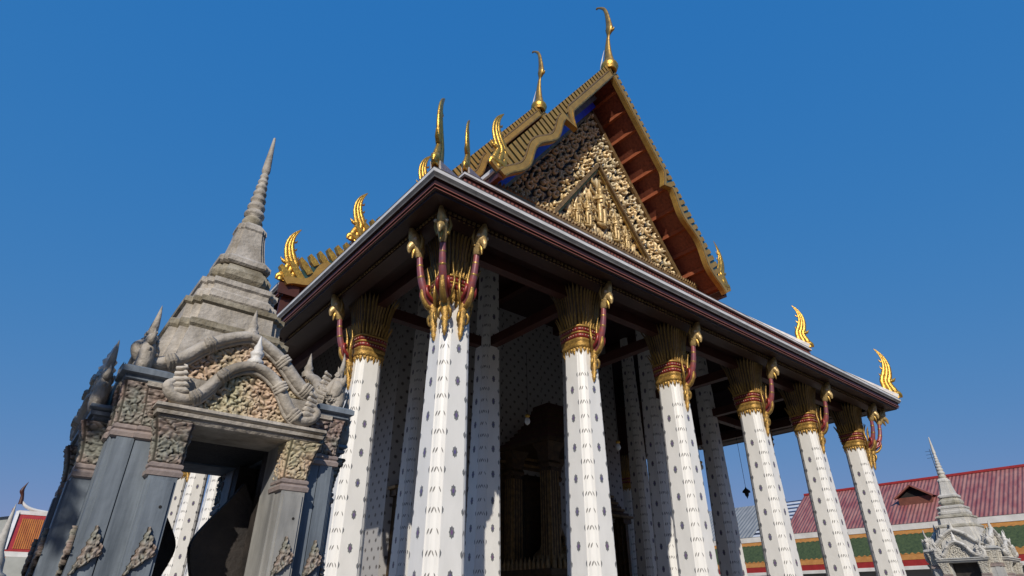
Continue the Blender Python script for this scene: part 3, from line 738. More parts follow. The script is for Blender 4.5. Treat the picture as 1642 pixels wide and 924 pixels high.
# ---- barge boards with wavy naga body and leaf fins
def barge(y, dz, sg, parent):
    A = Vector((XM, TZA+dz)); E_ = Vector((XM+sg*(XM-TX1+.12), TZ1+dz-.17)); Lb = (E_-A).length; d = (E_-A)/Lb
    n_ = Vector((-d.y, d.x))*(-1 if sg > 0 else 1)
    if n_.y < 0: n_ = -n_
    def low(t):
        f = t/Lb
        if f < .46: return -.42
        if f < .52: return -.42-.85*((f-.46)/.06)**1.5
        if f < .54: return -1.27+.80*((f-.52)/.02)
        q = (f-.54)/.46
        return -.47-.22*(1-math.cos(q*4*PI))-.1*q
    N = 150; T = [Lb*i/N for i in range(N+1)]
    m_ = MB()
    def pt(t, nn, yy): p = A+d*t+n_*nn; return (p.x, yy, p.y)
    def strip(f0, f1, y0, y1, k, t0=0, t1=1):
        idx = [i for i in range(N+1) if t0*N <= i <= t1*N]
        rings = [[pt(T[i], f0(T[i]), y0), pt(T[i], f1(T[i]), y0), pt(T[i], f1(T[i]), y1), pt(T[i], f0(T[i]), y1)] for i in idx]
        m_.loft(rings, k, smooth=False)
    # backing board, gold naga body, bead line
    strip(lambda t: low(t)+.2, lambda t: .445, y-.02, y+.18, 'teal')
    strip(low, lambda t: low(t)+.42, y-.16, y+.14, 'gold_board')
    strip(lambda t: low(t)+.45, lambda t: low(t)+.53, y-.12, y+.10, 'gold_dark')
    strip(lambda t: low(t)+.05, lambda t: low(t)+.13, y-.20, y-.15, 'gold_old')
    # fins
    nf = int(Lb/.45)
    for i in range(nf):
        t = .3+.45*i; w_ = .29
        l0 = low(t)+.5
        out = [(0, l0), (w_, l0), (w_, .45), (0, .45)]
        m_.prism([(a, b_) for a, b_ in out], lambda a, b_, dd, t=t: pt(t+a, b_, dd), y-.10, y+.08, 'gold_board')
    return m_.build('barge_board', parent)
for sg in (-1, 1): barge(3.4, 0, sg, hall); barge(YB, DZB, sg, hall)
# lower-tier barge boards of the raised body
def barge_low(xa, za, xb, zb, y, mirror):
    X = lambda v: LX-v if mirror else v
    A = Vector((xa, za)); E_ = Vector((xb, zb)); Lb = (E_-A).length; d = (E_-A)/Lb; n_ = Vector((d.y, -d.x))
    if n_.y < 0: n_ = -n_
    m_ = MB(); pt = lambda t, nn, yy: (X((A+d*t+n_*nn).x), yy, (A+d*t+n_*nn).y)
    def low(t):
        q = t/Lb; return -.28-.2*(1-math.cos(q*4*PI))
    N = 40
    for f0, f1, y0, y1, k in ((lambda t: low(t)+.1, lambda t: .1, y-.02, y+.15, 'teal'), (low, lambda t: low(t)+.34, y-.15, y+.12, 'gold_board')):
        m_.loft([[pt(Lb*i/N, f0(Lb*i/N), y0), pt(Lb*i/N, f1(Lb*i/N), y0), pt(Lb*i/N, f1(Lb*i/N), y1), pt(Lb*i/N, f0(Lb*i/N), y1)] for i in range(N+1)], k, smooth=False)
    for i in range(int(Lb/.5)):
        t = .2+.5*i; l0 = low(t)+.36
        m_.prism([(0, l0), (.3, l0), (.32, .3), (.25, .62), (.1, .66), (.0, .3)], lambda a, b_, dd, t=t: pt(t+a, b_, dd), y-.10, y+.14, 'gold')
    return m_.build('barge_board', hall)
for mir in (0, 1):
    barge_low(1.0, ZI3+DZB+.1, -E3+.1, ZE3+DZB+.12, YB-.05, mir)
    barge_low(4.75, ZI2+DZB+.1, -E2+.1, ZE2+DZB+.12, YB-.05, mir)

# ---- flame finials and tall ridge finials
def flame_mesh():
    m_ = MB()
    cl = [(.02, -.15, .30), (-.04, .25, .30), (-.12, .55, .26), (-.14, .85, .24), (.0, 1.15, .23), (.12, 1.55, .19), (.13, 1.95, .14), (.02, 2.35, .08), (-.22, 2.72, .012)]
    C_ = [Vector((u_, z)) for u_, z, q in cl]
    for st in (-1, 0, 1):
        pts = []; rad = []
        for i, (u_, z, q) in enumerate(cl):
            d = (C_[min(i+1, len(C_)-1)]-C_[max(i-1, 0)]).normalized(); n_ = Vector((d.y, -d.x))
            p = C_[i]+n_*(st*q*.74); pts.append((p.x, 0, p.y)); rad.append(max(q*.50, .008))
        m_.tube(pts, rad, 'gold', n=8, flat=.75 if st == 0 else .6, ax=(0, 1, 0), sub=4)
    # beak, back spikes and base scroll
    m_.tube([(.05, 0, .80), (.28, 0, .86), (.42, 0, 1.0)], [.12, .09, .01], 'gold', n=6, flat=.7, ax=(0, 1, 0))
    for z, u_ in ((1.1, -.2), (1.5, -.05), (1.9, .0)): m_.tube([(u_+.06, 0, z), (u_-.12, 0, z+.07), (u_-.16, 0, z+.2)], [.07, .05, .008], 'gold', n=5, flat=.6, ax=(0, 1, 0))
    m_.tube([(.42, 0, -.1), (.3, 0, .12), (-.1, 0, .05), (-.45, 0, .0)], [.05, .16, .18, .05], 'gold', n=8, flat=.8, ax=(0, 1, 0), sub=3)
    return m_.mesh('flame_finial')
FM = flame_mesh()
def flame(x, y, z, rz, s_=1.0, inplane=1):
    """local +x points outwards"""
    inst('flame_finial', FM, hall, (x-hw.x, y-hw.y, z-hw.z), rz, (s_, s_, s_))
for sx in (0, 1):
    X = lambda v: LX-v if sx else v
    ro = 0 if sx else PI
    dg = -PI/4 if sx else -3*PI/4
    flame(X(-2.02), -2.02, ZE3+.25, dg, 1.08); flame(X(.85), .85, ZE2+.25, dg, 1.02)
    flame(X(TX1+.02), 3.4, TZ1+.15, ro, 1.25); flame(X(TX1+.02), YB, TZ1+DZB+.15, ro, 1.3)
    flame(X(.85), YB, ZE2+DZB+.2, ro, 1.1); flame(X(-2.02), YB, ZE3+DZB+.2, ro, 1.0)
def chofa_mesh():
    m_ = MB()
    q = [(-.10, -.1, .30), (-.05, .1, .42), (-.03, .28, .43), (0, .48, .33), (.0, .9, .26), (.02, 1.5, .20), (.08, 2.1, .135), (.16, 2.5, .10), (.24, 2.72, .2), (.28, 2.95, .255), (.29, 3.3, .20), (.26, 3.9, .155), (.20, 4.5, .12), (.08, 4.95, .095), (-.1, 5.25, .075), (-.30, 5.48, .06), (-.42, 5.55, .09), (-.5, 5.56, .02)]
    m_.tube([(0, -f, z) for f, z, r_ in q], [r_ for f, z, r_ in q], 'gold_old', n=12, flat=.62, ax=(1, 0, 0), sub=3)
    m_.tube([(0, -.42, 2.72), (0, -.56, 2.68), (0, -.62, 2.8)], [.1, .06, .01], 'gold', n=6)
    m_.lathe([(.36, -.25), (.42, -.08), (.47, .08), (.44, .22), (.34, .3)], 'gold', n=16)
    m_.tube([(0, .25, .0), (0, .55, .25), (0, .5, .9), (0, .22, 1.7)], [.12, .1, .06, .01], 'trim', n=6, flat=.5, ax=(1, 0, 0), sub=2)
    return m_.mesh('ridge_finial')
CHM = chofa_mesh()
inst('ridge_finial', CHM, hall, (XM-hw.x, 3.45-hw.y, TZA+.25-hw.z), 0, (1.25, 1.25, 1.2)); inst('ridge_finial', CHM, hall, (XM-hw.x, YB+.1-hw.y, TZA+DZB+.25-hw.z), 0, (1.3, 1.3, 1.22))

# ================================================================== SHRINE IN THE PORCH
sx0, sy0 = XM, 10.35
sh = thing('gilded_shrine', (sx0, sy0, ZFL), 'dark gilded canopy shrine standing inside the porch before the middle door', 'shrine')
m = MB()
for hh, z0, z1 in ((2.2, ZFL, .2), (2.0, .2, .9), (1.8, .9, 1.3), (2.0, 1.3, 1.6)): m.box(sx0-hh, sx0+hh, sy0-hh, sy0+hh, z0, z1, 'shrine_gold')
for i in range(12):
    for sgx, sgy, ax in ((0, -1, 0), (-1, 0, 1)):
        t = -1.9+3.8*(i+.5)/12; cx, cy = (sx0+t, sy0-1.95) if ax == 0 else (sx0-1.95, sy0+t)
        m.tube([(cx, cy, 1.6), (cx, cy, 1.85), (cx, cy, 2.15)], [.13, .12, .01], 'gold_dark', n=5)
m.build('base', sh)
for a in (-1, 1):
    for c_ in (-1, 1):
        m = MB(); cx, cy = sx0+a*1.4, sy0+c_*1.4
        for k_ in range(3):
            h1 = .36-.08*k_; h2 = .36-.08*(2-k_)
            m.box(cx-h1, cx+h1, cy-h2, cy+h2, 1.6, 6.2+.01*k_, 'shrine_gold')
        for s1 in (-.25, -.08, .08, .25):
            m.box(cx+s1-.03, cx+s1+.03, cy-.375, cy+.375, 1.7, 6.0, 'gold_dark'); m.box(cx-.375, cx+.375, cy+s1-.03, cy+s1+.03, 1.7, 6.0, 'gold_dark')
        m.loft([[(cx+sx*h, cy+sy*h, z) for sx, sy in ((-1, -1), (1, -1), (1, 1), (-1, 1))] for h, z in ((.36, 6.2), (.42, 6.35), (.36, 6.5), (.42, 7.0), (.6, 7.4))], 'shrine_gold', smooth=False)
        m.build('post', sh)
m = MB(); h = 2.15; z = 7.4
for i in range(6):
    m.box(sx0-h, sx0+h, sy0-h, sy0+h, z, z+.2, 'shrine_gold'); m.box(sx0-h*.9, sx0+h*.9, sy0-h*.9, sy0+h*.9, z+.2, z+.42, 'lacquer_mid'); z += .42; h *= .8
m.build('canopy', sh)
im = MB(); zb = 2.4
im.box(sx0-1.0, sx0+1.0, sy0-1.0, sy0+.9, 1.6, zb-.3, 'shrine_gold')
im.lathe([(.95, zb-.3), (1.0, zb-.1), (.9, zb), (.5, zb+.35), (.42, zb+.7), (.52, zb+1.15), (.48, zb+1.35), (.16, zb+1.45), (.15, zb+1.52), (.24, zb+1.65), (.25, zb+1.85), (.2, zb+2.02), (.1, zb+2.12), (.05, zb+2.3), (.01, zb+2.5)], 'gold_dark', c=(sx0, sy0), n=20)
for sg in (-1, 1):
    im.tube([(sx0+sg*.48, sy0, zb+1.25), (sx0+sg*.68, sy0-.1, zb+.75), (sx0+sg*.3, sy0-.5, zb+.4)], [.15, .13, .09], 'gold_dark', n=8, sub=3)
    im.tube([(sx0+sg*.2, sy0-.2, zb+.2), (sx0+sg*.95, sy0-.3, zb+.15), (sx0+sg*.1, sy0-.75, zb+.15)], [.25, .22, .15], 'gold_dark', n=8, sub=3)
tag(im.build('seated_statue', None, (sx0, sy0, 1.6)), 'seated gilded statue inside the dark canopy shrine of the porch', 'statue')

# ================================================================== HANGING LAMPS
lp = MB()
lp.tube([(0, 0, 0), (0, 0, 2.9)], [.012, .012], 'dark', n=5); cordm = lp.mesh('cord', (0, 0, 0))
lp = MB()
lp.lathe([(.03, .10), (.10, .07), (.11, 0), (.075, -.05), (.05, -.06)], 'gold', n=12); fitm = lp.mesh('lamp_fitting')
M['globe'] = mat('milky glass', (.75, .74, .68), .15, var=.03)
lp = MB(); lp.lathe([(.04, -.05), (.10, -.12), (.125, -.22), (.10, -.32), (.03, -.38), (.005, -.39)], 'globe', n=14); glm = lp.mesh('lamp_globe')
for i, (x, y, z) in enumerate(((8.0, 5.85, 7.35), (13.75, 5.75, 7.1), (20.1, 5.45, 6.95))):
    words = ('nearest the corner pillar of the porch', 'over the middle bay of the porch', 'in the dark beside the fourth front pillar')[i]
    t = thing('pendant_lamp', (x, y, z), 'small milky glass pendant lamp '+words, 'lamp', 'pendant lamps hanging in the porch')
    inst('cord', cordm, t); inst('lamp_fitting', fitm, t); inst('lamp_globe', glm, t)
t = thing('hanging_bell_lamp', (24.2, 5.40, 5.83), 'small black hanging lamp on a cord against the sky between white pillars', 'lamp')
lp = MB(); lp.lathe([(.02, .3), (.06, .22), (.20, .1), (.22, 0), (.12, -.03), (.1, -.16), (.04, -.25), (.01, -.33)], 'dark', n=12); inst('lamp_shade', lp.mesh('lamp_shade'), t)
lp = MB(); lp.tube([(0, 0, .3), (0, 0, 4.3)], [.012, .012], 'dark', n=5); inst('cord', lp.mesh('cord'), t)

# ================================================================== MARBLE BOUNDARY PAVILIONS
PX, PY = -7.08, -7.12
pav = thing('marble_pavilion', (PX, PY, ZG), 'tall weathered grey marble gate pavilion with a ringed spire close in front of the pillars', 'pavilion')
def redent(h, z, k=.16, c=(0, 0)):
    pts = []
    for q in range(4):
        cs, sn = math.cos(q*PI/2), math.sin(q*PI/2)
        for a, b_ in ((1, -1+2*k), (1, 1-2*k), (1-k, 1-2*k), (1-k, 1-k), (1-2*k, 1-k)):
            pts.append((c[0]+h*(a*cs-b_*sn), c[1]+h*(a*sn+b_*cs), z))
    return pts
def rects(m, x0, x1, y0, y1, prof, k, smooth=False):
    """moulded block: prof = (outset, z)"""
    m.loft([[(x0-o, y0-o, z), (x1+o, y0-o, z), (x1+o, y1+o, z), (x0-o, y1+o, z)] for o, z in prof], k, smooth)
M['m2_pale'] = mat('paler marble', (0.62, 0.60, 0.56), 0.65, col2=(0.42, 0.405, 0.375), scale=3, bump=.4, bscale=20)  # paler tones used on the far pavilion only
M['m2_stain'] = mat('paler marble stained', (0.56, 0.53, 0.46), 0.7, col2=(0.30, 0.28, 0.22), scale=5, bump=.4, bscale=20)
M['m2_grey'] = mat('pale grey marble', (0.52, 0.52, 0.50), 0.6, col2=(0.36, 0.36, 0.35), scale=3, bump=.2)
M['m2_carve'] = relief_mat('pale carved marble', [(0, (.16, .14, .11)), (.4, (.44, .41, .35)), (1, (.60, .57, .50))], .7, 0)
# local meshes around the pavilion axis (z absolute, shifted to the root by zs)
ZS = (0, 0, ZG)
def leaf_mesh():
    n = 44; U, V = np.meshgrid(np.linspace(-.13, .13, n), np.linspace(0, .36, n+18))
    H = flakes(U, V, .026, 5)
    xl = -.11*(1-V/.36)-.006*np.sin(V*110); xr = np.where(V > .17, .12*(.36-V)/.19, -.11+.23*(V/.17))+.012*np.sin(V*95)
    m_ = MB(); ins = (U > xl) & (U < xr); H2 = np.where(ins, H, 0)
    Y = np.where(ins, -.012-.022*H2, 0.0)
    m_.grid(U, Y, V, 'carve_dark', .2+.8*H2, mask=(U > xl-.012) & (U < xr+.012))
    return m_.mesh('leaf_carving')
LEAF = leaf_mesh()
def cap_mesh(w_, d_, z0, z1, fl, k, side=0):
    """carved capital on a moulded foot; flares to the front and to one side (side = +1 or -1) or all round (0)"""
    m_ = MB(); hw_, hd = w_/2, d_/2
    rects(m_, -hw_, hw_, -hd, hd, [(.0, z0-.06), (.022, z0-.05), (.026, z0-.02), (.008, z0), (.018, z0+.012), (.018, z0+.032), (.0, z0+.045)], 'marble_pink')
    n1, n2 = 38, 64
    fx0 = fl if side <= 0 else .004; fx1 = fl if side >= 0 else .004
    Zl = np.linspace(0, 1, n2)
    for q in range(4):
        T, Z = np.meshgrid(np.linspace(0, 1, n1), Zl); f = Z**1.9
        xa, xb, ya, yb = -(hw_+fx0*f), hw_+fx1*f, -(hd+fl*f), hd+fl*f*(side == 0)
        H = flakes(T*w_+q*3, Z*(z1-z0), .025, 11+q)*(T > .05)*(T < .95)*(Z > .03)*(Z < .97); o_ = .020*H
        X, Y = ((xa+(xb-xa)*T, ya-o_), (xb+o_, ya+(yb-ya)*T), (xb+(xa-xb)*T, yb+o_), (xa-o_, yb+(ya-yb)*T))[q]
        m_.grid(X+0*Z, Y+0*Z, z0+.04+Z*(z1-z0-.04), k, .15+.85*H)
    return m_.mesh('capital', (0, 0, ZG))
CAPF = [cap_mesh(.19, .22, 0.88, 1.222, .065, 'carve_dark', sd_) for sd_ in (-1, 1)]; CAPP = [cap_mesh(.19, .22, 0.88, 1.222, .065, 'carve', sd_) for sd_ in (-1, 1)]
CAPC = cap_mesh(.16, .16, 1.14, 1.50, .035, 'carve_dark'); CAPS = cap_mesh(.13, .13, 1.14, 1.46, .03, 'carve_dark')
# shafts
def shaft_mesh(k):
    m_ = MB(); rects(m_, -.095, .095, -.125, .125, [(.05, -.75), (.05, -.6), (.02, -.55), (0, -.5), (0, .84)], k)
    rects(m_, -.075, .075, -.14, -.12, [(0, -.5), (0, .80)], k)
    for x_, z_ in ((.03, .62), (-.05, .30)):
        m_.add([(x_+.011*math.cos(t), -.142, z_+.011*math.sin(t)) for t in [2*PI*i/10 for i in range(10)]], [tuple(range(10))], 'dark')
    return m_.mesh('pilaster', ZS)
SHB, SHF = shaft_mesh('marble'), shaft_mesh('marble_front')
def corner_mesh():
    m_ = MB()
    m_.loft([redent(.095, z, .2) for z in (-.75, 1.09)], 'marble', smooth=False)
    rects(m_, -.10, .10, -.10, .10, [(.04, -.75), (.04, -.55), (.01, -.5)], 'marble')
    return m_.mesh('corner_pier', ZS)
CPM = corner_mesh()
m = MB(); rects(m, -.065, .065, -.065, .065, [(.03, -.75), (.03, -.55), (0, -.5), (0, 1.11)], 'marble'); rects(m, -.075, .075, -.075, .075, [(.0, 1.46), (.03, 1.475), (.03, 1.51), (0, 1.52)], 'marble_pale'); SLP = m.mesh('slim_pier', ZS)
def lintel_mesh(k):
    m_ = MB()
    rects(m_, -.60, .60, -.97, -.45, [(-.03, 1.216), (.0, 1.225), (.015, 1.245), (.015, 1.262), (.04, 1.266), (.045, 1.292), (.025, 1.298), (.05, 1.31), (.06, 1.318), (.055, 1.342), (-.02, 1.346)], k)
    return m_.mesh('lintel', ZS)
LIN, LINB = lintel_mesh('marble_pale'), lintel_mesh('marble')
LOW = [(0, 1.775), (.09, 1.75), (.19, 1.685), (.26, 1.595), (.32, 1.50), (.39, 1.425), (.47, 1.395), (.55, 1.42), (.585, 1.48), (.55, 1.525)]
UPP = [(0, 2.12), (.10, 2.085), (.24, 2.01), (.36, 1.91), (.46, 1.81), (.56, 1.735), (.67, 1.70), (.77, 1.725), (.81, 1.80), (.77, 1.85)]
def catmull(P, sub=5):
    o = []
    for i in range(len(P)-1):
        p0, p1, p2, p3 = (Vector(P[max(i-1, 0)]), Vector(P[i]), Vector(P[i+1]), Vector(P[min(i+2, len(P)-1)]))
        for q in range(sub):
            t = q/sub; o.append(.5*((2*p1)+(p2-p0)*t+(2*p0-5*p1+4*p2-p3)*t*t+(3*p1-p0-3*p2+p3)*t**3))
    o.append(Vector(P[-1])); return o
def ped_mesh(P, y, zb, r0, ktube, kpan, seed, cell):
    m_ = MB(); C_ = catmull(P)
    top = max(i for i, q in enumerate(C_) if i < len(C_)*7/9)
    for sg in (-1, 1):
        n = len(C_); rad = [r0*(.85+.25*math.sin(PI*min(1, i/n*1.1))) if i < n*.85 else r0*(1-.6*(i/n-.85)/.15) for i in range(n)]
        m_.tube([(sg*q.x, y-.06, q.y) for q in C_], rad, ktube, n=10, flat=1.15, ax=(0, 1, 0))
        m_.tube([(sg*(q.x*.94), y-.045, q.y-.05) for q in C_[:int(n*.72)]], [r0*.45]*int(n*.72), ktube, n=6)
        for f in (.30, .56):   # leafy joints
            i = int(f*n); q = C_[i]; d = (C_[i+1]-C_[i-1]).normalized()
            for k_ in (-1, 0, 1):
                c = q+d*(.024*k_); m_.tube([(sg*(c.x-d.y*r0*1.0), y-.12, c.y+d.x*r0*1.0*(-1 if d.x < 0 else 1)), (sg*c.x, y-.06-r0*1.3, c.y), (sg*(c.x+d.y*r0*1.2), y-.06, c.y-d.x*r0*1.2)], [.012, .028, .012], ktube, n=5)
        # a few stacked leaves over the curled end
        for z_ in range(5):
            q = C_[int(n*.76)]; m_.tube([(sg*(q.x+.02), y-.05, q.y+.03+.045*z_), (sg*(q.x-.09+.012*z_), y-.09, q.y+.045+.045*z_), (sg*(q.x-.02), y-.06, q.y+.07+.045*z_)], [.035-.004*z_, .03-.004*z_, .006], ktube, n=6, flat=1.4, ax=(0, 1, 0), sub=2)
    xs_ = [q.x for q in C_[:int(len(C_)*.80)]]; zs_ = [q.y for q in C_[:int(len(C_)*.80)]]
    W = max(xs_); U, V = np.meshgrid(np.linspace(-W, W, 250), np.linspace(zb, P[0][1], 120))
    lim = np.interp(np.abs(U), xs_, zs_)
    H = flakes(U, V, cell, seed)
    V2 = np.minimum(V, lim)
    m_.grid(U, y-.035*H, V2, kpan, H, mask=V < lim+.03)
    m_.add([(-W, y+.12, zb), (W, y+.12, zb)]+[(x, y+.12, z) for x, z in list(zip(xs_, zs_))[::-1]]+[(-x, y+.12, z) for x, z in zip(xs_[1:], zs_[1:])], [tuple(range(2+2*len(xs_)-1))[::-1]], 'marble_stain')
    return m_.mesh('pediment', ZS)
PEDL = ped_mesh(LOW, -.93, 1.345, .044, 'marble_pale', 'carve', 21, .027); PEDU = ped_mesh(UPP, -.70, 1.58, .050, 'marble_pale', 'carve', 31, .030)
def head_mesh():
    """rearing naga head with a tall horn and curled crest leaves, profile in the x-z plane (looking towards +x)"""
    m_ = MB(); k = 'marble_pale'; gr = random.Random(3)
    m_.tube([(-.20, 0, .05), (-.10, 0, .0), (.0, 0, .0), (.08, 0, .07), (.08, 0, .19), (.01, 0, .28), (-.02, 0, .36)], [.055, .075, .09, .095, .085, .08, .05], k, n=12, sub=3)
    m_.tube([(.0, 0, .26), (.10, 0, .30), (.17, 0, .27), (.22, 0, .32), (.22, 0, .37)], [.075, .065, .045, .028, .006], k, n=9, sub=3)
    m_.tube([(.06, 0, .17), (.14, 0, .17), (.19, 0, .20)], [.055, .04, .012], k, n=8, sub=2)
    m_.tube([(-.02, 0, .30), (.0, 0, .40), (.05, 0, .48), (.08, 0, .57), (.06, 0, .68)], [.07, .05, .042, .026, .003], k, n=8, sub=3)
    for i in range(7):          # crest leaves down the back
        z = .02+.05*i; x = -.03-.10*math.sin(i*.55)*.6
        m_.tube([(x, 0, z), (x-.09, 0, z+.015), (x-.125, 0, z+.055), (x-.10, 0, z+.085)], [.04, .036, .022, .006], k, n=6, flat=1.3, ax=(0, 1, 0), sub=2)
    for s_ in (-1, 1):          # scrolls carved on both cheeks
        for i in range(9):
            x, z = gr.uniform(-.06, .10), gr.uniform(.02, .30); a = gr.uniform(0, 6.3)
            m_.tube([(x+.035*math.cos(a+t), s_*(.075+.012*t/3), z+.035*math.sin(a+t)) for t in (0, 1.0, 2.0, 3.0)], [.006, .015, .017, .008], k, n=5)
    return m_.mesh('naga_head')
HEADM = head_mesh()
fm = MB(); fm.lathe([(.085, 0), (.10, .03), (.06, .07), (.075, .1), (.085, .13), (.05, .17), (.055, .2), (.03, .25), (.012, .33), (.002, .36)], 'marble_white', n=12); FINW = fm.mesh('finial')
fm = MB(); fm.lathe([(.07, -.05), (.08, .02), (.05, .06), (.06, .1), (.035, .16), (.02, .26), (.003, .34)], 'marble_pale', n=10); FING = fm.mesh('finial')
# core, base and tower
m = MB()
for h, z0, z1 in ((1.55, ZG, -1.35), (1.4, -1.35, -1.1), (1.25, -1.1, -.95), (1.18, -.95, -.75)): rects(m, -h, h, -h, h, [(0, z0), (0, z1-.03), (-.03, z1)], 'marble_front')
mb_ = m.mesh('base', ZS); inst('base', mb_, pav)
m = MB()
for sx in (-1, 1):
    for sy in (-1, 1):
        x0, x1 = sorted((sx*.375, sx*.70)); y0, y1 = sorted((sy*.335, sy*.72)); rects(m, x0, x1, y0, y1, [(0, -.75), (0, 1.5)], 'slate_core_shade')  # marble core darkened, doorway shade put into its colour
        x0, x1 = sorted((sx*.368, sx*.55)); y0, y1 = sorted((sy*.50, sy*.85)); rects(m, x0, x1, y0, y1, [(0, -.75), (0, 1.215)], 'marble_front' if sx > 0 else 'marble')  # light put into the jambs' colour: lit copy right, darker left
        rects(m, *sorted((sx*.70, sx*.86)), *sorted((sy*.345, sy*.55)), [(0, -.75), (0, 1.215)], 'marble')
    rects(m, *sorted((sx*.55, sx*.69)), -.334, .334, [(0, -.75), (0, 1.5)], 'slate_core_shade')      # closed side doorways
rects(m, -.69, .69, -.71, .71, [(0, 1.225), (0, 1.5)], 'slate_core_shade')  # ceiling slab coloured dark for the shade inside
rects(m, -.5, .5, -.9, -.72, [(0, 1.347), (0, 1.60)], 'marble_pale'); rects(m, -.5, .5, .72, .9, [(0, 1.347), (0, 1.60)], 'marble_pale')
rects(m, -.9, -.70, -.5, .5, [(0, 1.347), (0, 1.60)], 'marble_pale'); rects(m, .70, .9, -.5, .5, [(0, 1.347), (0, 1.60)], 'marble_pale')
inst('core', m.mesh('core', ZS), pav)
for q in range(4):
    a = q*PI/2; cs, sn = math.cos(a), math.sin(a)
    rot = lambda x, y: (x*cs-y*sn, x*sn+y*cs)
    for sg in (-1, 1):
        blue = not (q == 0 and sg == 1)  # lit pilaster gets pale marble; shade is put into the others' colour
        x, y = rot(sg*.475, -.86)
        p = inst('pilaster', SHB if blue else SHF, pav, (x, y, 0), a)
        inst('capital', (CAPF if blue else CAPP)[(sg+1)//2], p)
        inst('leaf_carving', LEAF, p, (0, -.14, .18-ZG), 0, (.70, 1, .85))
        if q or sg > 0:
            hx, hy = rot(sg*(.78 if q else .72), -.80); inst('naga_head', HEADM, pav, (hx, hy, (1.62 if q else 1.52)-ZG), a+(0 if sg > 0 else PI), (.58, .62, .80) if q else (.72, .72, .74))
        if q:
            hx, hy = rot(sg*.56, -.99); inst('naga_head', HEADM, pav, (hx, hy, 1.35-ZG), a+(0 if sg > 0 else PI), (.55, .6, .78))
    inst('lintel', LIN if q == 0 else LINB, pav, (0, 0, 0), a)
    p = inst('pediment', PEDL, pav, (-.03*cs, -.03*sn, 0), a); inst('finial', FINW, p, (0, -.97, 1.80-ZG), 0, (.68, .68, .72))
    p = inst('pediment', PEDU, pav, (-.06*cs, -.06*sn, 0), a); inst('finial', FING, p, (0, -.74, 2.15-ZG), 0, (.8, .8, .7))
    for sg in (-1, 1):
        x, y = rot(sg*.635, -.80); p = inst('slim_pier', SLP, pav, (x, y, 0), a); inst('capital', CAPS, p)
    x, y = rot(.765, -.765); p = inst('corner_pier', CPM, pav, (x, y, 0), a); inst('capital', CAPC, p)
    inst('leaf_carving', LEAF, p, (0, -.10, .18-ZG), 0, (.66, 1, .85)); inst('leaf_carving', LEAF, p, (.10, 0, .18-ZG), PI/2, (.66, 1, .85))
m = MB()
for sx in (-1, 1):
    for sy in (-1, 1):
        rects(m, sx*.755-.12, sx*.755+.12, sy*.755-.12, sy*.755+.12, [(.0, 1.495), (.02, 1.51), (.02, 1.54), (.055, 1.55), (.055, 1.59), (.02, 1.61), (-.02, 1.62)], 'marble')
rects(m, -.70, .70, -.70, .70, [(0, 1.502), (0, 1.61)], 'marble')
inst('cornice', m.mesh('cornice', ZS), pav)
m = MB()
def rl(prof, k, kk=.13): m.loft([redent(h, z, kk) for h, z in prof], k, smooth=False)
rl([(.62, 1.61), (.58, 1.9), (.52, 2.18)], 'marble_pale')
rl([(.51, 2.18), (.53, 2.21), (.53, 2.26), (.47, 2.29)], 'marble_stain')
rl([(.445, 2.29), (.435, 2.46)], 'marble_pale')
rl([(.435, 2.46), (.46, 2.48), (.46, 2.53), (.39, 2.56)], 'marble_stain')
rl([(.355, 2.56), (.375, 2.59), (.375, 2.65), (.345, 2.68), (.345, 2.73), (.365, 2.75), (.365, 2.80), (.30, 2.83)], 'marble_pale')
rl([(.235, 2.83), (.285, 2.90), (.29, 2.96), (.25, 3.03), (.21, 3.06)], 'marble_stain', .18)
rl([(.235, 3.06), (.255, 3.08), (.255, 3.13), (.215, 3.17)], 'marble_pale')
rl([(.205, 3.17), (.175, 3.30), (.152, 3.45), (.143, 3.54)], 'marble_pale', .17)
rl([(.143, 3.54), (.155, 3.56), (.147, 3.61), (.105, 3.66)], 'marble_pale', .2)
inst('tower', m.mesh('tower', ZS), pav, (-.14, 0, 0))
m = MB()
m.lathe([(.09, 3.66), (.098, 3.68), (.108, 3.72), (.09, 3.76), (.078, 3.77)], 'marble_stain', n=20)
pr = [(.078, 3.77)]
z = 3.78; r_ = .108
for i in range(7):
    dz = .108-.006*i; pr += [(r_*.70, z), (r_*.97, z+dz*.22), (r_, z+dz*.42), (r_*.9, z+dz*.66), (r_*.66, z+dz*.95)]; z += dz; r_ *= .872
pr += [(.030, z), (.044, z+.03), (.047, z+.06), (.044, z+.10), (.034, z+.26), (.023, z+.42), (.014, z+.55), (.012, z+.56)]
m.lathe([(a, q) for a, q in pr], 'marble_pale', n=20)
inst('spire', m.mesh('spire', ZS), pav, (-.145, 0, 0))

def copy_tree(o, parent=None):
    c = o.copy(); COL.objects.link(c); c.parent = parent
    for ch in list(o.children): copy_tree(ch, c)
    return c
pv2 = copy_tree(pav); pv2.location = (13.75, -7.15, ZG); pv2.scale = (.97, .97, .97)
for o in [pv2]+list(pv2.children_recursive):
    if o.type != 'MESH': continue
    for sl_ in o.material_slots:
        new = {'pale weathered marble': 'm2_pale', 'lichen stained marble': 'm2_stain', 'blue grey marble': 'm2_grey', 'lit grey marble': 'm2_grey', 'carved cream marble': 'm2_carve', 'stained and shaded carved marble': 'm2_carve'}.get(sl_.material.name)
        if new: sl_.link = 'OBJECT'; sl_.material = M[new]
pv2['label'] = 'pale marble gate pavilion with a thin ringed spire before the red roofed gallery'

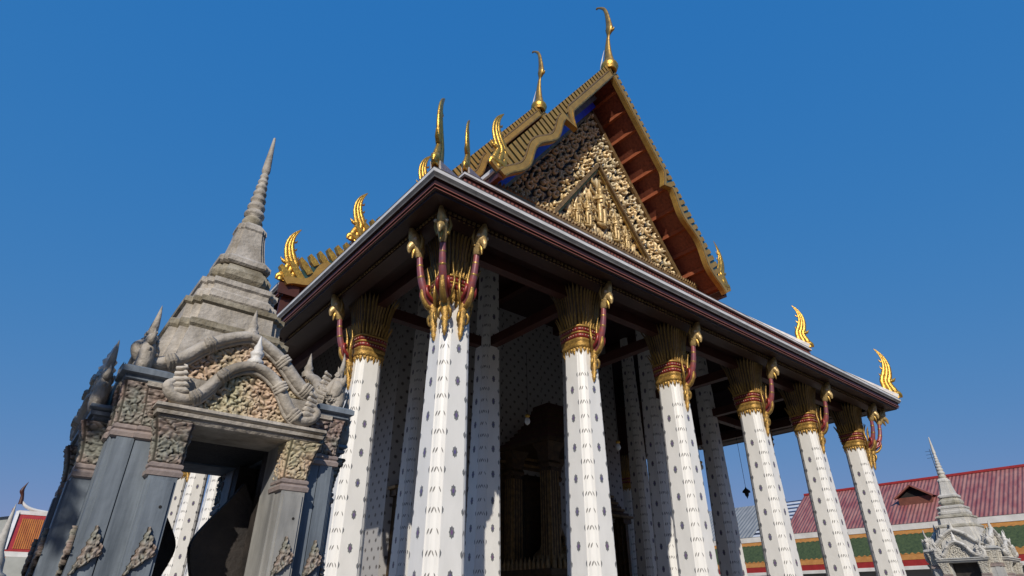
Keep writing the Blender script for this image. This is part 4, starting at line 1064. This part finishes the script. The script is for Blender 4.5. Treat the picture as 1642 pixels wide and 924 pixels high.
# leaf shaped boundary stones inside the near pavilion
def stone(x, y, sc, label, rz=0):
    out = [(.0, 1.55), (.10, 1.38), (.24, 1.18), (.33, 1.0), (.30, .82), (.20, .55), (.17, .35), (.24, .1), (.27, 0)]
    o2 = catmull(out, 4); poly = [(q.x*sc, q.y) for q in o2]+[(-q.x*sc, q.y) for q in o2[::-1][:-1]]
    m_ = MB(); m_.prism(poly[::-1], lambda u_, v_, d: (x+u_, y+d, -.45+v_*.92), -.05, .05, 'slate_core_shade')
    rects(m_, x-.34, x+.34, y-.13, y+.13, [(0, -.75), (0, -.5), (-.04, -.44)], 'slate_core_shade')
    o = m_.build('boundary_stone', None, (x, y, -.75)); o['group'] = 'leaf shaped boundary stones'; return tag(o, label, 'stone', 'leaf shaped boundary stones')
stone(-6.78, -7.3, .95, 'broad dark leaf shaped stone on the right inside the near marble doorway')
stone(-7.44, -6.9, .95, 'narrow dark leaf shaped stone on the left inside the near marble doorway')

# ================================================================== GALLERY ON THE RIGHT
GX = 50.0; GY0, GY1 = -70.0, 17.0
M['wall_pale'] = mat('pale rendered wall', (.42, .43, .40), .8, var=.1, scale=1)
M['orange_border'] = mat('orange border tiles', (.48, .22, .05), .5, col2=(.36, .15, .03), scale=3)
M['red_fascia'] = mat('red fascia board', (.34, .03, .03), .5, var=.15)
M['white_paint'] = mat('white painted fascia', (.78, .77, .75), .5, col2=(.62, .61, .58), scale=1.2)
M['dorm'] = mat('brown dormer boards', (.17, .06, .04), .6, var=.2)
gal = thing('gallery', (GX+4, -20, ZG), 'long gallery with a faded red ribbed roof over a green tiled lower roof', 'building')
def bands(parent, y0, y1):
    m_ = MB()
    m_.box(GX-.12, GX+.2, y0, y1, 5.72, 6.2, 'white_paint'); m_.build('fascia', parent)
    m_ = MB()
    def sl(x0, z0, x1, z1, k): m_.quad((x1, y1, z1), (x1, y0, z1), (x0, y0, z0), (x0, y1, z0), k)
    sl(GX-.02, 5.75, GX-.40, 5.40, 'orange_border'); sl(GX-.40, 5.40, GX-1.9, 3.78, 'tile_green'); sl(GX-1.9, 3.78, GX-2.3, 3.36, 'orange_border')
    n = int((y1-y0)/.45)
    for i in range(n):
        y = y0+.45*(i+.5); m_.add([(GX-.37, y-.2, 5.43), (GX-.37, y+.2, 5.43), (GX-.5, y, 5.33)], [(0, 1, 2)], 'orange_border'); m_.add([(GX-1.93, y-.2, 3.79), (GX-1.93, y+.2, 3.79), (GX-1.84, y, 3.90)], [(0, 2, 1)], 'orange_border')
    m_.build('lower_roof', parent)
    m_ = MB(); m_.box(GX-2.28, GX-2.1, y0, y1, 2.92, 3.36, 'red_fascia'); m_.box(GX-2.32, GX-2.05, y0, y1, 2.66, 2.92, 'white_paint'); m_.build('cornice', parent)
    m_ = MB(); m_.box(GX-1.2, GX+6, y0, y1, ZG, 3.9, 'wall_pale'); m_.build('wall', parent)
bands(gal, GY0, GY1)
m = MB()
m.quad((GX-.15, GY1, 6.2), (GX-.15, GY0, 6.2), (GX+6.2, GY0, 10.45), (GX+6.2, GY1, 10.45), 'sheet_red')
m.quad((GX+12.5, GY0, 6.2), (GX+12.5, GY1, 6.2), (GX+6.2, GY1, 10.45), (GX+6.2, GY0, 10.45), 'sheet_red')
m.beam((GX+6.2, GY0, 10.47), (GX+6.2, GY1, 10.47), .4, .2, 'red_fascia'); m.build('roof', gal)
m = MB(); m.add([(GX, GY1-.05, 6.2), (GX+12.4, GY1-.05, 6.2), (GX+6.2, GY1-.05, 10.4)], [(0, 1, 2)], 'white_paint'); m.box(GX+.05, GX+12.3, GY1-.3, GY1-.1, ZG, 6.2, 'wall_pale'); m.build('gable_wall', gal)
dm = MB(); yd = 5.8; xf = GX+2.5; za = 9.55; zb_ = 8.55; wd = 1.5
for sg in (-1, 1):
    A = (xf-.3, yd, za); B = (xf-.3, yd+sg*wd, zb_); C_ = (xf+3.0, yd+sg*wd, zb_); D = (xf+5, yd, za)
    dm.quad(*((A, B, C_, D) if sg < 0 else (D, C_, B, A)), 'sheet_red'); dm.beam((xf-.32, yd, za-.08), (xf-.32, yd+sg*wd, zb_-.08), .12, .22, 'line_pink', upv=(1, 0, 0))
dm.add([(xf, yd-wd+.3, zb_), (xf, yd+wd-.3, zb_), (xf, yd, za-.25)], [(2, 1, 0)], 'dark'); dm.box(xf-.05, xf+2, yd-wd+.2, yd+wd-.2, zb_-.6, zb_, 'dorm'); dm.build('dormer', gal)
m = MB(); m.tube([(GX+6.2, 4.5, 10.4), (GX+6.2, 4.5, 13.0)], [.03, .02], 'dark', n=5)
for z in (12.2, 12.5, 12.8): m.tube([(GX+6.2, 4.1, z), (GX+6.2, 4.9, z)], [.015, .015], 'dark', n=4)
m.build('antenna', gal)
gr = thing('metal_roofed_wing', (GX+4, 40, ZG), 'grey sheet metal roofed wing joining the red roofed gallery behind the pillars', 'building')
bands(gr, GY1+.02, 90)
m = MB()
m.quad((GX-.15, 90, 6.2), (GX-.15, GY1+3.2, 6.2), (GX+6.2, GY1+3.2, 10.1), (GX+6.2, 90, 10.1), 'sheet_grey')
m.quad((GX+12.5, GY1+3.2, 6.2), (GX+12.5, 90, 6.2), (GX+6.2, 90, 10.1), (GX+6.2, GY1+3.2, 10.1), 'sheet_grey'); m.build('roof', gr)
m = MB(); M['louvre_blue'] = mat('dark blue louvre', (.03, .04, .075), .6, var=.2); M['louvre_white'] = mat('pale louvre', (.55, .57, .60), .6, var=.1)
ns = 9
for i in range(ns):
    f = i/ns; f2 = (i+1)/ns; x0, z0 = GX-.15+6.35*f, 6.2+3.9*f; x1, z1 = GX-.15+6.35*f2, 6.2+3.9*f2; xm_, zm = (x0+x1)/2, (z0+z1)/2
    m.quad((x0, GY1+3.18, z0), (x0, GY1+.1, z0), (xm_, GY1+.1, zm), (xm_, GY1+3.18, zm), 'louvre_white'); m.quad((xm_, GY1+3.18, zm-.05), (xm_, GY1+.1, zm-.05), (x1, GY1+.1, z1-.05), (x1, GY1+3.18, z1-.05), 'louvre_blue')
m.build('louvred_roof', gr)

# ================================================================== BUILDINGS ON THE LEFT
lb = thing('orange_roofed_hall', (0, 66, ZG), 'distant temple hall with an orange tiled roof edged in white and red', 'temple')
X0, X1, YE, YR = -7.45, 12.0, 60.0, 64.0
m = MB()
m.quad((X0, YE, 4.45), (X1, YE, 4.45), (X1, YR, 8.05), (X0, YR, 8.05), 'red_fascia'); m.quad((X1, 2*YR-YE, 4.45), (X0, 2*YR-YE, 4.45), (X0, YR, 8.05), (X1, YR, 8.05), 'tile_small')
P = lambda u_, v_: (X0+u_, YE+(YR-YE)*v_-.02, 4.45+3.6*v_+.03)
m.quad(P(.55, .06), P(19, .06), P(19, .86), P(.55, .86), 'tile_small'); m.build('roof', lb)
m = MB()
m.beam((X0, YE, 4.5), (X0, YR, 8.15), .28, .3, 'white_paint'); m.beam((X0, YR, 8.15), (X1, YR, 8.15), .3, .35, 'white_paint')
m.tube([(X0, YR, 9.15), (X0+.5, YR, 8.7), (X0+1.3, YR, 8.42), (X0+2.6, YR, 8.3)], [.12, .16, .17, .14], 'white_paint', n=6, sub=3); m.build('ridge', lb)
m = MB(); m.tube([(X0-.05, YR, 8.9), (X0-.15, YR, 9.7), (X0-.32, YR, 10.1), (X0-.2, YR, 10.6), (X0-.05, YR, 11.0)], [.22, .14, .2, .08, .01], 'lacquer_mid', n=7, sub=3)
m.build('ridge_finial', lb)
m = MB(); m.tube([(X0-.15, YE, 4.6), (X0-.45, YE, 5.0), (X0-.5, YE, 5.6)], [.18, .14, .01], 'lacquer_mid', n=6); m.build('flame_finial', lb)
m = MB(); m.tube([(X0+3.3, YR, 8.2), (X0+3.55, YR, 9.9)], [.12, .09], 'white_paint', n=6); m.build('lightning_rod', lb)
m = MB(); m.add([(X0-.35, YE-.1, 4.4), (X0-.35, YR, 8.2), (X0-.35, 2*YR-YE, 4.4)], [(0, 1, 2)], 'lacquer_mid'); m.beam((X0-.4, YE-.2, 4.4), (X0-.4, YR, 8.3), .2, .5, 'soffit'); m.build('gable', lb)
m = MB(); m.box(X0-.9, X1, YE-.35, YE+.5, 4.0, 4.42, 'white_paint'); m.box(X0-.6, X1, YE-.25, YE+.5, 4.421, 4.55, 'red_fascia'); m.build('fascia', lb)
m = MB()
m.quad((X0-1.0, YE-.75, 3.5), (X1, YE-.75, 3.5), (X1, YE-.3, 4.0), (X0-.9, YE-.3, 4.0), 'orange_border'); m.quad((X0-1.1, YE-3.0, 1.2), (X1, YE-3.0, 1.2), (X1, YE-.75, 3.5), (X0-1.0, YE-.75, 3.5), 'tile_green'); m.build('lower_roof', lb)
m = MB(); m.box(X0+.3, X1, YE-2, 2*YR-YE, ZG, 3.9, 'wall_pale'); m.build('wall', lb)
wb = thing('white_building', (-14, 74, ZG), 'white building with a grey gable edge at the far left behind the orange roof', 'building')
m = MB(); m.box(-22, -8.0, 72, 80, ZG, 5.6, 'white_paint'); m.build('wall', wb)
m = MB(); m.quad((-22, 71.6, 5.4), (-7.6, 71.6, 8.6), (-7.6, 81, 8.6), (-22, 81, 5.4), 'trim'); m.add([(-22, 71.9, 5.3), (-8, 71.9, 5.3), (-8, 71.9, 8.4)], [(0, 1, 2)], 'wall_pale'); m.build('roof', wb)
m = MB(); m.box(-11.2, -10.4, 71.9, 72.0, 4.2, 5.2, 'dark'); m.build('window', wb)
ch = MB(); M['chedi'] = mat('weathered white chedi', (.55, .53, .49), .7, col2=(.34, .32, .29), scale=3, bump=.2)
ch.lathe([(1.5, ZG), (1.5, .2), (1.2, .4), (1.35, .6), (1.35, .8), (1.05, 1.0), (1.2, 1.2), (1.2, 1.4), (.95, 1.6), (1.05, 1.8), (.95, 2.0), (.7, 2.15), (.66, 2.4), (.6, 2.9), (.42, 3.3), (.36, 3.4), (.3, 4.0), (.2, 5.0), (.08, 6.1), (.01, 6.6)], 'chedi', c=(-7.95, 44), n=16)
tag(ch.build('small_chedi', None, (-7.95, 44, ZG)), 'small pale ringed chedi at the left edge before the orange roofed hall', 'chedi')

# ================================================================== TREE ADDED OUT OF VIEW (to shade the pavilion's left side)
M['bark'] = mat('bark', (.12, .09, .065), .9, col2=(.06, .045, .035), scale=8, bump=.5)
M['leaf'] = mat('leaves', (.075, .12, .03), .6, col2=(.04, .075, .02), scale=1.5)
TX, TY = -12.0, -10.9
tree = thing('tree', (TX, TY, ZG), 'small leafy tree added out of view to shade the near marble pavilion', 'tree')
m = MB()
m.tube([(TX, TY, ZG), (TX+.05, TY, 0), (TX-.05, TY+.05, 1.6), (TX, TY, 3.2)], [.2, .15, .12, .06], 'bark', n=9, sub=3)
lobes = []
for i in range(17):
    a = i*2.4; r_ = .30+.80*((i*7) % 17)/17; z = 1.7+3.7*i/17
    e_ = (TX+r_*math.cos(a), TY+r_*math.sin(a), z); lobes.append(e_)
    m.tube([(TX, TY, z-1.0), (TX+.5*r_*math.cos(a), TY+.5*r_*math.sin(a), z-.35), e_], [.06, .04, .015], 'bark', n=6)
m.build('trunk', tree)
m = MB(); g = np.random.RandomState(4)
for c in lobes:
    for _ in range(480):
        d = g.normal(size=3); d /= np.linalg.norm(d); p = np.array(c)+d*(.62*g.uniform(.25, 1)**.6)*np.array((1, 1, .8))
        a = g.normal(size=3); a /= np.linalg.norm(a); b_ = np.cross(a, g.normal(size=3)); b_ /= np.linalg.norm(b_); L = .088
        m.add([p-a*L, p+b_*L*.45, p+a*L, p-b_*L*.45], [(0, 1, 2, 3)], 'leaf')
m.build('crown', tree)

# tall trees added out of view to block low sky before the porch
bt = thing('sky_block_tree', (-30, -46, ZG), 'tall dense green tree added out of view to block the low sky', 'tree', 'added sky blocking trees out of view')
m = MB(); bx_, by_ = -30, -46
m.tube([(bx_, by_, ZG), (bx_+.2, by_, 3), (bx_-.2, by_+.2, 8), (bx_, by_, 15)], [.55, .42, .35, .12], 'bark', n=10, sub=3)
g = np.random.RandomState(12); lobes = []
for i in range(22):
    a = i*2.4; r_ = 1.5+4.2*((i*5) % 22)/22; z = 2.5+15.5*i/22; r_ *= 1.0-.45*max(0, (z-11)/8)
    e_ = (bx_+r_*math.cos(a), by_+r_*math.sin(a), z); lobes.append(e_)
    m.tube([(bx_, by_, max(1, z-3)), (bx_+.5*r_*math.cos(a), by_+.5*r_*math.sin(a), z-1), e_], [.2, .12, .03], 'bark', n=6)
m.build('trunk', bt)
m = MB()
for c in lobes:
    for _ in range(190):
        d = g.normal(size=3); d /= np.linalg.norm(d); q = np.array(c)+d*(2.4*g.uniform(.2, 1)**.6)*np.array((1, 1, .8))
        a = g.normal(size=3); a /= np.linalg.norm(a); b_ = np.cross(a, g.normal(size=3)); b_ /= np.linalg.norm(b_); L = g.uniform(.35, .6)
        m.add([q-a*L, q+b_*L*.5, q+a*L, q-b_*L*.5], [(0, 1, 2, 3)], 'leaf')
m.build('crown', bt)
spots = [(-19, -49), (-8, -47), (3, -50), (14, -47), (25, -49), (36, -46), (47, -49), (-42, -40), (-47, -29), (-45, -17), (-48, -5), (-46, 7), (-48, 20), (58, -44)]
for i, (x, y) in enumerate(spots):
    t = copy_tree(bt); t.location = (x, y, ZG); t.rotation_euler = (0, 0, i*1.7); q = .92+.2*((i*3) % 5)/5; t.scale = (q, q, q)
